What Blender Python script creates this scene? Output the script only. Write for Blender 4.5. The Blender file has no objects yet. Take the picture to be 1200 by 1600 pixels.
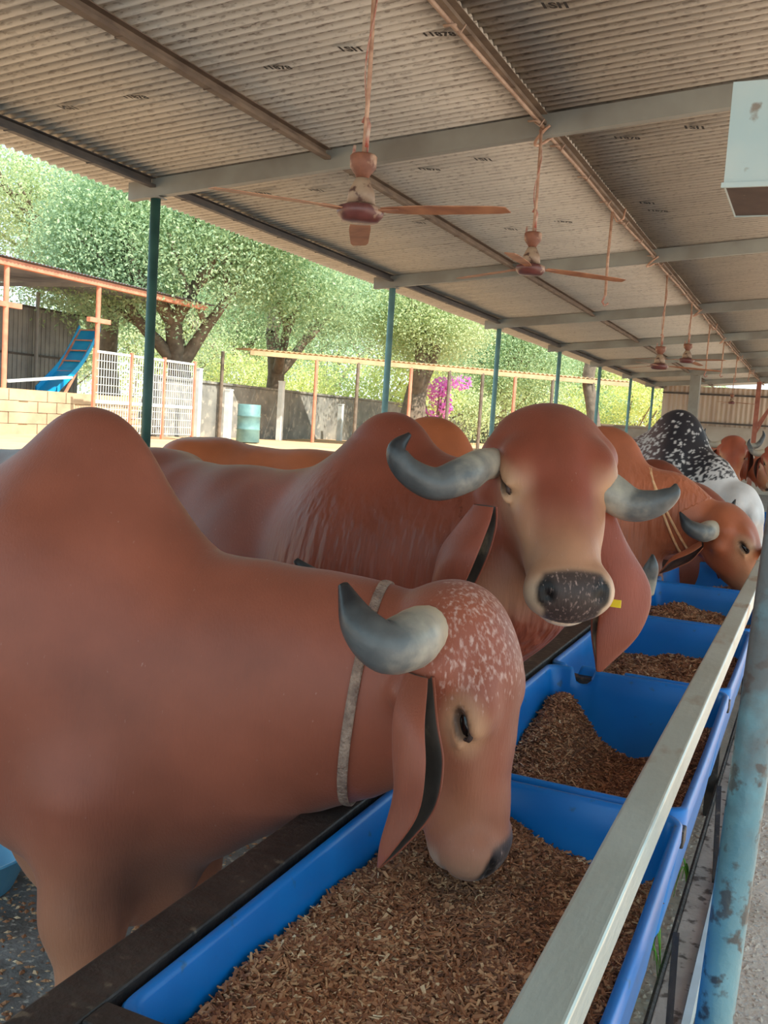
import bpy, math, random
import numpy as np
from mathutils import Vector, Matrix
from mathutils.bvhtree import BVHTree

random.seed(7)
rng = np.random.default_rng(11)
C = bpy.context.scene.collection
scene = bpy.context.scene

# ------------------------------------------------------------------ camera
CAM_H = 1.45
FPX = 1500.0                                   # focal length in pixels of the 1200x1600 frame
_dy = np.array([678.0, -98.0, FPX]); _dy /= np.linalg.norm(_dy)
_d2 = np.array([-600.0, 702 - 1278 * 0.066 - 800, FPX])
_up = np.cross(_dy, _d2); _up /= np.linalg.norm(_up)
if _up[1] > 0: _up = -_up
_dx = np.cross(_dy, _up)
if _dx[0] < 0: _dx = -_dx
MW = np.array([_dx, _dy, _up])                 # image axes (right, down, forward) -> world
cam = bpy.data.cameras.new('camera'); camo = bpy.data.objects.new('camera', cam); C.objects.link(camo)
cam.sensor_fit = 'VERTICAL'; cam.sensor_height = 36.0; cam.sensor_width = 27.0
cam.lens = FPX / 1600 * 36.0
cam.clip_start = 0.02; cam.clip_end = 500
_r, _d, _f = MW[:, 0], MW[:, 1], MW[:, 2]
camo.matrix_world = Matrix(((_r[0], -_d[0], -_f[0], 0), (_r[1], -_d[1], -_f[1], 0),
                            (_r[2], -_d[2], -_f[2], CAM_H), (0, 0, 0, 1)))
scene.camera = camo

# ------------------------------------------------------------------ world, sun, exposure
scene.view_settings.view_transform = 'Standard'
scene.view_settings.look = 'None'
scene.view_settings.gamma = 1.0
scene.view_settings.use_curve_mapping = False
scene.view_settings.exposure = 0.88
SKY_STRENGTH = 1.0
SUN_ENERGY = 4.6
w = bpy.data.worlds.new('world'); scene.world = w; w.use_nodes = True
nt = w.node_tree; nt.nodes.clear()
tc = nt.nodes.new('ShaderNodeTexCoord'); sx = nt.nodes.new('ShaderNodeSeparateXYZ')
rp = nt.nodes.new('ShaderNodeValToRGB'); bg = nt.nodes.new('ShaderNodeBackground'); wo = nt.nodes.new('ShaderNodeOutputWorld')
rp.color_ramp.elements[0].position = 0.0; rp.color_ramp.elements[0].color = (0.86, 0.93, 0.95, 1)
rp.color_ramp.elements[1].position = 0.75; rp.color_ramp.elements[1].color = (0.40, 0.62, 0.86, 1)
e = rp.color_ramp.elements.new(0.22); e.color = (0.55, 0.84, 0.95, 1)
nt.links.new(tc.outputs['Generated'], sx.inputs[0]); nt.links.new(sx.outputs[2], rp.inputs[0])
nt.links.new(rp.outputs[0], bg.inputs[0]); nt.links.new(bg.outputs[0], wo.inputs[0]); bg.inputs[1].default_value = SKY_STRENGTH
sun = bpy.data.lights.new('sun', 'SUN'); sun.energy = SUN_ENERGY; sun.angle = math.radians(1.0); sun.color = (1.0, 0.94, 0.84)
suno = bpy.data.objects.new('sun', sun); C.objects.link(suno)
sd = Vector((0.80, -0.25, 1.08)).normalized()   # towards the sun
suno.rotation_euler = sd.to_track_quat('Z', 'Y').to_euler()

# ------------------------------------------------------------------ helpers
def lin(r, g, b):
    f = lambda v: ((v / 255 + 0.055) / 1.055) ** 2.4 if v > 10 else v / 255 / 12.92
    return (f(r), f(g), f(b), 1)

def ray(x, y):
    return MW @ np.array([x - 600.0, y - 800.0, FPX])
def atY(x, y, Y):
    r = ray(x, y); return np.array([0, 0, CAM_H]) + r * (Y / r[1])
def atX(x, y, X):
    r = ray(x, y); return np.array([0, 0, CAM_H]) + r * (X / r[0])
def atZ(x, y, Z):
    r = ray(x, y); return np.array([0, 0, CAM_H]) + r * ((Z - CAM_H) / r[2])
def atD(x, y, D):
    return np.array([0, 0, CAM_H]) + ray(x, y) / FPX * D

WL = {}
def V3(p): return Vector((float(p[0]), float(p[1]), float(p[2])))

def tag(o, label=None, cat=None, group=None, kind=None):
    if label: o['label'] = label
    if cat: o['category'] = cat
    if group: o['group'] = group
    if kind: o['kind'] = kind
    return o

def thing(name, loc=(0, 0, 0), label=None, cat=None, group=None, kind=None):
    o = bpy.data.objects.new(name, None); o.empty_display_size = 0.1
    C.objects.link(o); o.location = V3(loc); WL[o.name] = V3(loc)
    return tag(o, label, cat, group, kind)

class MB:
    """collects shapes in world coordinates, links them as one mesh object"""
    def __init__(s): s.v = []; s.f = []; s.mi = []
    def add(s, vs, fs, mi=0):
        n = len(s.v); s.v += [tuple(map(float, v)) for v in vs]
        s.f += [tuple(i + n for i in f) for f in fs]; s.mi += [mi] * len(fs); return s
    def box(s, x0, x1, y0, y1, z0, z1, mi=0):
        vs = [(x, y, z) for z in (z0, z1) for y in (y0, y1) for x in (x0, x1)]
        return s.add(vs, [(0, 2, 3, 1), (4, 5, 7, 6), (0, 1, 5, 4), (2, 6, 7, 3), (0, 4, 6, 2), (1, 3, 7, 5)], mi)
    def bar(s, a, b, wd, ht, up=(0, 0, 1), mi=0):
        a, b = V3(a), V3(b); d = (b - a).normalized(); u = Vector(up)
        sdv = d.cross(u).normalized(); u = sdv.cross(d).normalized()
        vs = []
        for p in (a, b):
            for (i, j) in ((-1, -1), (1, -1), (1, 1), (-1, 1)): vs.append(p + sdv * i * wd / 2 + u * j * ht / 2)
        return s.add(vs, [(0, 1, 2, 3), (7, 6, 5, 4), (0, 4, 5, 1), (1, 5, 6, 2), (2, 6, 7, 3), (3, 7, 4, 0)], mi)
    def tube(s, pts, rad, n=10, cap=True, mi=0, flat=None):
        pts = [V3(p) for p in pts]; m = len(pts)
        if not hasattr(rad, '__len__'): rad = [rad] * m
        t0 = (pts[1] - pts[0]).normalized()
        ref = Vector((0, 0, 1)) if abs(t0.z) < 0.9 else Vector((1, 0, 0))
        u = t0.cross(ref).normalized(); vs = []
        for i, p in enumerate(pts):
            t = (pts[min(i + 1, m - 1)] - pts[max(i - 1, 0)]).normalized()
            u = (u - t * u.dot(t)).normalized(); v = t.cross(u)
            for k in range(n):
                a = 2 * math.pi * k / n
                vs.append(p + (u * math.cos(a) + v * math.sin(a)) * rad[i])
        fs = [(i * n + k, i * n + (k + 1) % n, (i + 1) * n + (k + 1) % n, (i + 1) * n + k) for i in range(m - 1) for k in range(n)]
        if cap: fs += [tuple(range(n))[::-1], tuple((m - 1) * n + k for k in range(n))]
        return s.add(vs, fs, mi)
    def lathe(s, c, prof, n=24, mi=0, axis=None):
        c = V3(c); vs = []; m = len(prof)
        for r, z in prof:
            for k in range(n):
                a = 2 * math.pi * k / n; vs.append(c + Vector((r * math.cos(a), r * math.sin(a), z)))
        fs = [(i * n + k, i * n + (k + 1) % n, (i + 1) * n + (k + 1) % n, (i + 1) * n + k) for i in range(m - 1) for k in range(n)]
        fs += [tuple(range(n))[::-1], tuple((m - 1) * n + k for k in range(n))]
        return s.add(vs, fs, mi)
    def build(s, name, mats, parent=None, smooth=False, attrs=None, **tg):
        off = Vector((0, 0, 0))
        if parent is not None:
            off = WL[parent.name]
        me = bpy.data.meshes.new(name)
        me.from_pydata([(v[0] - off.x, v[1] - off.y, v[2] - off.z) for v in s.v], [], s.f)
        if not isinstance(mats, (list, tuple)): mats = [mats]
        for m in mats: me.materials.append(m)
        if len(mats) > 1: me.polygons.foreach_set('material_index', s.mi)
        if smooth: me.polygons.foreach_set('use_smooth', [True] * len(me.polygons))
        for an, arr in (attrs or {}).items():
            a = me.attributes.new(an, 'FLOAT', 'POINT'); a.data.foreach_set('value', np.asarray(arr, np.float32))
        me.update()
        o = bpy.data.objects.new(name, me); C.objects.link(o)
        if parent is not None: o.parent = parent
        WL[o.name] = off if parent is not None else Vector((0, 0, 0))
        return tag(o, **tg)

def bevel(o, wd, seg=2):
    m = o.modifiers.new('b', 'BEVEL'); m.width = wd; m.segments = seg; m.limit_method = 'ANGLE'; return o

def np_mesh(name, V, Fq, mats, parent=None, smooth=True, attrs=None, mi=None):
    off = WL[parent.name] if parent is not None else Vector((0, 0, 0))
    V = np.asarray(V, dtype=np.float32) - np.array(off, dtype=np.float32)
    Fq = np.asarray(Fq, dtype=np.int32)
    me = bpy.data.meshes.new(name); k = Fq.shape[1]
    me.vertices.add(len(V)); me.vertices.foreach_set('co', V.ravel())
    me.loops.add(Fq.size); me.loops.foreach_set('vertex_index', Fq.ravel())
    me.polygons.add(len(Fq)); me.polygons.foreach_set('loop_start', np.arange(0, Fq.size, k, dtype=np.int32))
    try: me.polygons.foreach_set('loop_total', np.full(len(Fq), k, dtype=np.int32))
    except Exception: pass
    me.update(calc_edges=True)
    if not isinstance(mats, (list, tuple)): mats = [mats]
    for m in mats: me.materials.append(m)
    if mi is not None: me.polygons.foreach_set('material_index', np.asarray(mi, dtype=np.int32))
    me.polygons.foreach_set('use_smooth', np.full(len(Fq), smooth))
    if attrs:
        for an, arr in attrs.items():
            arr = np.asarray(arr, dtype=np.float32)
            if arr.ndim == 1:
                a = me.attributes.new(an, 'FLOAT', 'POINT'); a.data.foreach_set('value', arr)
            else:
                if arr.shape[1] == 3: arr = np.hstack([arr, np.ones((len(arr), 1), np.float32)])
                a = me.attributes.new(an, 'FLOAT_COLOR', 'POINT'); a.data.foreach_set('color', arr.ravel())
    me.update()
    o = bpy.data.objects.new(name, me); C.objects.link(o)
    if parent is not None: o.parent = parent
    WL[o.name] = off
    return o

# ------------------------------------------------------------------ materials
def newmat(name):
    m = bpy.data.materials.new(name); m.use_nodes = True
    b = m.node_tree.nodes['Principled BSDF']; return m, m.node_tree, b

def mat(name, col, col2=None, scale=8.0, rough=0.6, metal=0.0, bump=0.0, bscale=None, stretch=None, spec=0.5, detail=4.0,
        spots=None, sscale=20.0, sthr=0.62):
    """noise-mixed colour, optional second-scale spots, optional bump; object coordinates"""
    m, t, b = newmat(name); N = t.nodes; L = t.links
    b.inputs['Roughness'].default_value = rough; b.inputs['Metallic'].default_value = metal
    b.inputs['Specular IOR Level'].default_value = spec
    tcn = N.new('ShaderNodeTexCoord'); mp = N.new('ShaderNodeMapping'); L.new(tcn.outputs['Object'], mp.inputs[0])
    if stretch: mp.inputs['Scale'].default_value = stretch
    base = None
    if col2:
        n = N.new('ShaderNodeTexNoise'); n.inputs['Scale'].default_value = scale; n.inputs['Detail'].default_value = detail
        L.new(mp.outputs[0], n.inputs['Vector'])
        r = N.new('ShaderNodeValToRGB'); r.color_ramp.elements[0].color = col; r.color_ramp.elements[1].color = col2
        r.color_ramp.elements[0].position = 0.35; r.color_ramp.elements[1].position = 0.68
        L.new(n.outputs['Fac'], r.inputs[0]); base = r.outputs[0]
        if spots:
            n2 = N.new('ShaderNodeTexNoise'); n2.inputs['Scale'].default_value = sscale; n2.inputs['Detail'].default_value = 6
            L.new(mp.outputs[0], n2.inputs['Vector'])
            r2 = N.new('ShaderNodeValToRGB'); r2.color_ramp.elements[0].position = sthr - 0.03; r2.color_ramp.elements[1].position = sthr + 0.05
            r2.color_ramp.elements[0].color = (0, 0, 0, 1); r2.color_ramp.elements[1].color = (1, 1, 1, 1)
            L.new(n2.outputs['Fac'], r2.inputs[0])
            mx = N.new('ShaderNodeMix'); mx.data_type = 'RGBA'
            L.new(r2.outputs[0], mx.inputs[0]); L.new(base, mx.inputs[6]); mx.inputs[7].default_value = spots
            base = mx.outputs[2]
        L.new(base, b.inputs['Base Color'])
    else:
        b.inputs['Base Color'].default_value = col
    if bump:
        nb = N.new('ShaderNodeTexNoise'); nb.inputs['Scale'].default_value = bscale or scale * 4; nb.inputs['Detail'].default_value = 5
        L.new(mp.outputs[0], nb.inputs['Vector'])
        bp = N.new('ShaderNodeBump'); bp.inputs['Strength'].default_value = min(1, bump); bp.inputs['Distance'].default_value = 0.01
        L.new(nb.outputs['Fac'], bp.inputs['Height']); L.new(bp.outputs[0], b.inputs['Normal'])
    return m

M = {}
M['sheet'] = mat('corrugated_sheet', lin(178, 168, 154), lin(150, 140, 128), 1.6, 0.45, 0.1, stretch=(0.6, 2.0, 1), spots=lin(120, 108, 96), sscale=38, sthr=0.57, bump=.15, bscale=60)
_t = M['sheet'].node_tree; _b = _t.nodes['Principled BSDF']; _src = _b.inputs['Base Color'].links[0].from_socket   # ribs tinted paler: their highlight lines are painted into the colour
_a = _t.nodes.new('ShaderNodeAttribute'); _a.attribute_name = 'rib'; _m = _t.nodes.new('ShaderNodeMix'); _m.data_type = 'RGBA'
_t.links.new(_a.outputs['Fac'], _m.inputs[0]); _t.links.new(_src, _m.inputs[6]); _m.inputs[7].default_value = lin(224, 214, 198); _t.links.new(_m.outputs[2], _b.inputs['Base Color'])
M['purlin'] = mat('purlin_steel', lin(128, 108, 90), lin(100, 82, 68), 6, 0.7, 0.0, bump=.2)
M['purlin_dark'] = mat('purlin_dark', lin(70, 66, 64), lin(96, 86, 78), 6, 0.6)
M['beam'] = mat('beam_grey', lin(160, 160, 150), lin(132, 126, 116), 2.0, 0.5, 0.2)
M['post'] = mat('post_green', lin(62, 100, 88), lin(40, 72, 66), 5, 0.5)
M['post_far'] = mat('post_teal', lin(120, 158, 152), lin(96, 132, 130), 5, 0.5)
M['pipe'] = mat('pipe_teal', lin(104, 152, 164), lin(76, 118, 132), 4, 0.42, 0.1, spots=lin(66, 72, 74), sscale=34, sthr=0.58, bump=.25, bscale=60)
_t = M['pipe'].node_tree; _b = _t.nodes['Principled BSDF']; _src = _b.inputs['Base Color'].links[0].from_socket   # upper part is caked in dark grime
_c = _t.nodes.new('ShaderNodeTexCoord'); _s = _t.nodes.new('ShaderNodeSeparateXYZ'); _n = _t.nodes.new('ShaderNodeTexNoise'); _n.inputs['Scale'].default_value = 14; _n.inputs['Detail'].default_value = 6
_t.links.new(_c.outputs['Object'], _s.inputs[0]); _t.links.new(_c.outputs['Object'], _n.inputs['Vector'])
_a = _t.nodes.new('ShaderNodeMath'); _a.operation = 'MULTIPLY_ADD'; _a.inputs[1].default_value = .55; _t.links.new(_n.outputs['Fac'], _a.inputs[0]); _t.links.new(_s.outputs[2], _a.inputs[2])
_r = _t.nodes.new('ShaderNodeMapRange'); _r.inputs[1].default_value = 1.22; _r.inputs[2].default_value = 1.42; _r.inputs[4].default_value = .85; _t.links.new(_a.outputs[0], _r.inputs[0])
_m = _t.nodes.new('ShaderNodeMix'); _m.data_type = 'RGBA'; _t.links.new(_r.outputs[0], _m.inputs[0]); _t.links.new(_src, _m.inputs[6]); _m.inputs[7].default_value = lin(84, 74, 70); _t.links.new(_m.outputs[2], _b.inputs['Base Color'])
M['rail'] = mat('rail_paint', lin(204, 218, 216), lin(180, 190, 184), 5, 0.28, 0.35, stretch=(1, .35, 1), spots=lin(158, 138, 118), sscale=7, sthr=0.60, bump=.12, bscale=90)
M['low_rail'] = mat('low_rail', lin(196, 178, 164), lin(168, 152, 140), 9, 0.75, 0.0, bump=.5, bscale=60, spots=lin(104, 88, 78), sscale=25, sthr=.58)
M['rail_lip'] = mat('rail_lip', lin(232, 240, 240), lin(214, 220, 216), 8, 0.4, .2)
M['frame'] = mat('black_frame', lin(44, 40, 38), lin(66, 58, 54), 10, 0.5, 0.1, bump=.4, bscale=60, spots=lin(110, 98, 84), sscale=40, sthr=.66)
M['tub'] = mat('blue_plastic', lin(6, 112, 196), lin(12, 130, 216), 3, 0.33, 0, bump=.12, bscale=10, spots=lin(40, 100, 150), sscale=30, sthr=.68)
M['rust'] = mat('rust_fan', lin(150, 96, 72), lin(108, 66, 52), 14, 0.6, spots=lin(186, 150, 124), sscale=12, sthr=.58)
M['fan_motor'] = mat('fan_motor', lin(118, 70, 66), lin(92, 54, 50), 14, 0.35, spots=lin(170, 140, 120), sscale=16, sthr=.62)
M['fan_cup'] = mat('fan_cup', lin(176, 150, 124), lin(134, 104, 84), 12, 0.5, spots=lin(90, 60, 48), sscale=25, sthr=.6)
M['blade'] = mat('fan_blade', lin(190, 134, 96), lin(150, 98, 70), 9, 0.5)
M['rod'] = mat('fan_rod', lin(204, 164, 136), lin(160, 116, 92), 20, 0.6)
M['wire'] = mat('wire', lin(170, 84, 66), lin(200, 170, 150), 30, 0.6)
M['conduit'] = mat('conduit', lin(176, 146, 124), lin(146, 114, 92), 10, 0.6)
M['box'] = mat('tin_box', lin(176, 196, 196), lin(196, 204, 198), 3, 0.5, 0.2, spots=lin(140, 130, 118), sscale=14, sthr=.68)
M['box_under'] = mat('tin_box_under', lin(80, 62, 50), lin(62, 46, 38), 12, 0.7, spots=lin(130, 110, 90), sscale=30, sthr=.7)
M['ink'] = mat('ink', lin(40, 34, 30), rough=.8)
M['floor'] = mat('yard_floor', lin(150, 148, 146), lin(112, 108, 104), 7, 0.85, bump=1.0, bscale=30, spots=lin(196, 190, 180), sscale=45, sthr=.60)
M['alley'] = mat('alley_floor', lin(236, 214, 194), lin(212, 190, 170), 5, 0.9, bump=.8, bscale=50, spots=lin(214, 202, 190), sscale=60, sthr=.6)
M['dirt'] = mat('dirt', lin(214, 176, 134), lin(196, 156, 116), 1.2, 0.95, bump=.6, bscale=8)
M['bank'] = mat('retaining_wall', lin(204, 180, 146), lin(180, 154, 124), 2.2, 0.9, bump=.6, bscale=12)
M['stone'] = mat('stone_wall', lin(150, 148, 138), lin(118, 118, 112), 2.0, 0.9, bump=.9, bscale=8, spots=lin(170, 164, 150), sscale=5, sthr=.6)
M['stone_far'] = mat('stone_wall_far', lin(148, 130, 112), lin(176, 158, 138), 2.0, 0.9, bump=.6)
M['plaster'] = mat('end_plaster', lin(196, 186, 172), lin(176, 160, 144), 1.5, 0.9)
M['cladding'] = mat('end_cladding', lin(206, 186, 164), lin(184, 160, 140), 1.1, 0.55, 0.1, stretch=(4, 1, .6))
M['red_steel'] = mat('red_steel', lin(168, 104, 84), lin(140, 82, 66), 6, 0.6)
M['salmon'] = mat('salmon_steel', lin(224, 150, 118), lin(200, 124, 96), 5, 0.6)
M['shed_roof'] = mat('shed_roof', lin(150, 150, 156), lin(124, 124, 132), 2, 0.5, .2)
M['shed_wall'] = mat('shed_wall', lin(150, 148, 142), lin(126, 124, 122), 2, 0.6)
M['slide'] = mat('slide_blue', lin(20, 150, 214), lin(40, 180, 226), 2, 0.3)
M['white'] = mat('white_paint', lin(228, 232, 228), lin(206, 212, 206), 5, 0.5)
M['tan_edge'] = mat('tan_roof_edge', lin(206, 176, 132), lin(186, 152, 112), 4, 0.6)
M['bark'] = mat('bark', lin(134, 118, 100), lin(104, 90, 76), 6, 0.9, bump=.8, bscale=20)
M['dark'] = mat('dark_hole', lin(20, 18, 18), rough=.8)
M['hoof'] = mat('hoof', lin(52, 44, 40), lin(80, 70, 62), 12, 0.5)
M['rope'] = mat('rope_band', lin(176, 148, 130), lin(130, 104, 92), 60, 0.9, bump=1.0, bscale=160)
M['twine'] = mat('orange_twine', lin(226, 166, 116), lin(240, 196, 150), 50, 0.8)
M['fodder'] = mat('green_fodder', lin(120, 190, 60), lin(86, 150, 40), 10, 0.5)
M['basin'] = mat('sky_blue_plastic', lin(96, 178, 226), lin(130, 200, 236), 6, 0.4)

def leaf_mat(name, c1, c2):
    m, t, b = newmat(name); N = t.nodes; L = t.links
    at = N.new('ShaderNodeAttribute'); at.attribute_name = 'tint'
    r = N.new('ShaderNodeValToRGB'); r.color_ramp.elements[0].color = c1; r.color_ramp.elements[1].color = c2
    L.new(at.outputs['Fac'], r.inputs[0]); L.new(r.outputs[0], b.inputs['Base Color'])
    b.inputs['Roughness'].default_value = 0.55
    tr = N.new('ShaderNodeBsdfTranslucent'); L.new(r.outputs[0], tr.inputs[0])
    ms = N.new('ShaderNodeMixShader'); ms.inputs[0].default_value = 0.45
    L.new(b.outputs[0], ms.inputs[1]); L.new(tr.outputs[0], ms.inputs[2])
    L.new(ms.outputs[0], N['Material Output'].inputs[0]); return m
M['leaf'] = leaf_mat('leaf_green', lin(176, 196, 150), lin(222, 230, 176))  # foliage greens paled, outdoor haze put into the leaf colour
M['leaf_dark'] = leaf_mat('leaf_dark', lin(150, 180, 142), lin(200, 218, 168))
M['leaf_yellow'] = leaf_mat('leaf_yellow', lin(212, 222, 130), lin(240, 242, 176))
M['petal'] = leaf_mat('petal_pink', lin(226, 120, 210), lin(240, 160, 224))

def chip_mat():
    m, t, b = newmat('feed_chip'); N = t.nodes; L = t.links
    at = N.new('ShaderNodeAttribute'); at.attribute_name = 'tint'
    r = N.new('ShaderNodeValToRGB'); cr = r.color_ramp
    cr.elements[0].color = lin(104, 66, 46); cr.elements[1].color = lin(240, 214, 176)
    for p, c in ((.35, lin(152, 98, 66)), (.6, lin(188, 134, 96)), (.85, lin(212, 170, 128))):
        e = cr.elements.new(p); e.color = c
    L.new(at.outputs['Fac'], r.inputs[0]); L.new(r.outputs[0], b.inputs['Base Color'])
    b.inputs['Roughness'].default_value = 0.7; return m
M['chip'] = chip_mat()
M['feedbase'] = mat('feed_base', lin(104, 66, 44), lin(140, 92, 62), 60, 0.9, bump=1, bscale=120)

def coat_mat():
    m, t, b = newmat('cow_coat'); N = t.nodes; L = t.links
    at = N.new('ShaderNodeAttribute'); at.attribute_name = 'col'
    gz = N.new('ShaderNodeAttribute'); gz.attribute_name = 'grizzle'
    tcn = N.new('ShaderNodeTexCoord')
    n = N.new('ShaderNodeTexNoise'); n.inputs['Scale'].default_value = 5; n.inputs['Detail'].default_value = 5
    L.new(tcn.outputs['Object'], n.inputs['Vector'])
    mr = N.new('ShaderNodeMapRange'); mr.inputs[1].default_value = .3; mr.inputs[2].default_value = .7
    mr.inputs[3].default_value = .80; mr.inputs[4].default_value = 1.16
    L.new(n.outputs['Fac'], mr.inputs[0])
    hs = N.new('ShaderNodeHueSaturation'); L.new(mr.outputs[0], hs.inputs['Value']); L.new(at.outputs['Color'], hs.inputs['Color'])
    # grizzled white hairs
    mp = N.new('ShaderNodeMapping'); mp.inputs['Scale'].default_value = (1, 1, .45); L.new(tcn.outputs['Object'], mp.inputs[0])
    n2 = N.new('ShaderNodeTexNoise'); n2.inputs['Scale'].default_value = 150; n2.inputs['Detail'].default_value = 6
    L.new(mp.outputs[0], n2.inputs['Vector'])
    ad = N.new('ShaderNodeMath'); ad.operation = 'ADD'; L.new(n2.outputs['Fac'], ad.inputs[0])
    g2 = N.new('ShaderNodeMath'); g2.operation = 'MULTIPLY'; g2.inputs[1].default_value = .35; L.new(gz.outputs['Fac'], g2.inputs[0]); L.new(g2.outputs[0], ad.inputs[1])
    r2 = N.new('ShaderNodeValToRGB'); r2.color_ramp.elements[0].position = .70; r2.color_ramp.elements[1].position = .98
    L.new(ad.outputs[0], r2.inputs[0])
    mx = N.new('ShaderNodeMix'); mx.data_type = 'RGBA'; L.new(r2.outputs[0], mx.inputs[0]); L.new(hs.outputs[0], mx.inputs[6])
    mx.inputs[7].default_value = lin(206, 172, 160); L.new(mx.outputs[2], b.inputs['Base Color'])
    b.inputs['Roughness'].default_value = .46; b.inputs['Specular IOR Level'].default_value = .34
    b.inputs['Sheen Weight'].default_value = .10; b.inputs['Sheen Roughness'].default_value = .4
    # fine hair + soft skin folds
    mp2 = N.new('ShaderNodeMapping'); mp2.inputs['Scale'].default_value = (1, 1, .18); L.new(tcn.outputs['Object'], mp2.inputs[0])
    n3 = N.new('ShaderNodeTexNoise'); n3.inputs['Scale'].default_value = 260; n3.inputs['Detail'].default_value = 3; L.new(mp2.outputs[0], n3.inputs['Vector'])
    fd = N.new('ShaderNodeAttribute'); fd.attribute_name = 'fold'
    mp3 = N.new('ShaderNodeMapping'); mp3.inputs['Scale'].default_value = (1, 1, .12); L.new(tcn.outputs['Object'], mp3.inputs[0])
    n4 = N.new('ShaderNodeTexNoise'); n4.inputs['Scale'].default_value = 42; n4.inputs['Detail'].default_value = 1.5; L.new(mp3.outputs[0], n4.inputs['Vector'])
    ml = N.new('ShaderNodeMath'); ml.operation = 'MULTIPLY'; L.new(n4.outputs['Fac'], ml.inputs[0]); L.new(fd.outputs['Fac'], ml.inputs[1])
    b1 = N.new('ShaderNodeBump'); b1.inputs['Strength'].default_value = .22; b1.inputs['Distance'].default_value = .004; L.new(n3.outputs['Fac'], b1.inputs['Height'])
    b2 = N.new('ShaderNodeBump'); b2.inputs['Strength'].default_value = .8; b2.inputs['Distance'].default_value = .02
    L.new(ml.outputs[0], b2.inputs['Height']); L.new(b1.outputs[0], b2.inputs['Normal']); L.new(b2.outputs[0], b.inputs['Normal'])
    return m
M['coat'] = coat_mat()

def horn_mat():
    m, t, b = newmat('horn'); N = t.nodes; L = t.links
    at = N.new('ShaderNodeAttribute'); at.attribute_name = 'tint'
    tcn = N.new('ShaderNodeTexCoord'); n = N.new('ShaderNodeTexNoise'); n.inputs['Scale'].default_value = 22; n.inputs['Detail'].default_value = 5
    L.new(tcn.outputs['Object'], n.inputs['Vector'])
    s1 = N.new('ShaderNodeMath'); s1.operation = 'MULTIPLY_ADD'; s1.inputs[1].default_value = .5; s1.inputs[2].default_value = -.25; L.new(n.outputs['Fac'], s1.inputs[0])
    ad = N.new('ShaderNodeMath'); ad.operation = 'ADD'; L.new(at.outputs['Fac'], ad.inputs[0]); L.new(s1.outputs[0], ad.inputs[1])
    r = N.new('ShaderNodeValToRGB'); cr = r.color_ramp
    cr.elements[0].color = lin(206, 192, 164); cr.elements[1].color = lin(34, 36, 40)
    for p, c in ((.35, lin(172, 164, 148)), (.6, lin(96, 98, 98))):
        e = cr.elements.new(p); e.color = c
    L.new(ad.outputs[0], r.inputs[0]); L.new(r.outputs[0], b.inputs['Base Color']); b.inputs['Roughness'].default_value = .38
    bp = N.new('ShaderNodeBump'); bp.inputs['Strength'].default_value = .3; bp.inputs['Distance'].default_value = .004
    n5 = N.new('ShaderNodeTexNoise'); n5.inputs['Scale'].default_value = 60; n5.inputs['Detail'].default_value = 4
    L.new(tcn.outputs['Object'], n5.inputs['Vector']); L.new(n5.outputs['Fac'], bp.inputs['Height']); L.new(bp.outputs[0], b.inputs['Normal'])
    return m
M['horn'] = horn_mat()
M['eye'] = mat('eye_dark', lin(18, 14, 14), rough=.12)
M['lid'] = mat('eyelid_dark', lin(44, 32, 30), lin(70, 50, 44), 30, .6)
M['ear_in_grey'] = mat('ear_inside_grey', lin(70, 62, 58), lin(118, 104, 92), 9, .8, spots=lin(190, 168, 140), sscale=9, sthr=.62)
M['ear_in_dark'] = mat('ear_inside_dark', lin(80, 56, 50), lin(112, 80, 70), 9, .8)

# ------------------------------------------------------------------ structure
ROOF_SL = 0.09
def beam_z(X): return 3.34 + ROOF_SL * X          # underside of the cross beams
def purl_z(X): return 3.40 + ROOF_SL * X
def sheet_z(X): return 3.475 + ROOF_SL * X
EAVE = -4.93; ROOF_R = 3.3; Y0 = -2.2; Y1 = 31.2
ceil = thing('ceiling', (0, 0, 0), kind='structure')

def sheet_mesh(x0, x1, wd, pitch=0.076, amp=0.010, lift=0.0):
    nseg = int(round(wd / pitch)) * 10; b = MB(); n = nseg + 1; rib = []
    for th in (0, .0015):
        for (X) in (x0, x1):
            for k in range(n):
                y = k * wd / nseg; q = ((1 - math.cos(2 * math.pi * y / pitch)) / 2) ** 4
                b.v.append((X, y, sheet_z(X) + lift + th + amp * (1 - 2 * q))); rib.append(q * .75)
    for k in range(nseg):
        b.f.append((k, k + 1, n + k + 1, n + k)); b.f.append((2 * n + k, 3 * n + k, 3 * n + k + 1, 2 * n + k + 1))
    for k in range(nseg): b.f.append((k, 2 * n + k, 2 * n + k + 1, k + 1))
    for k in range(nseg): b.f.append((n + k, n + k + 1, 3 * n + k + 1, 3 * n + k))
    b.mi = [0] * len(b.f)
    return b, rib
SW = 0.912
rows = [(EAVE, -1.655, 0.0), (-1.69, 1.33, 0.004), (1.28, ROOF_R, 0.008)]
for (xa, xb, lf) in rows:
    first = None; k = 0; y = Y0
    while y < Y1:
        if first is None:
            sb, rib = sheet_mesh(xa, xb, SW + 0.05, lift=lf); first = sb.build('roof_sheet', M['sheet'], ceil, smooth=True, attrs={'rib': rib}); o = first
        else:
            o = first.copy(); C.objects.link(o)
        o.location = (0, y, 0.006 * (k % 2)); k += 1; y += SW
beamY = [-1.6, 2.0 - 0.15, 5.73, 9.95, 13.9, 17.6, 21.2, 25.0, 28.6]
beamY.remove(2.0 - 0.15)
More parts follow.
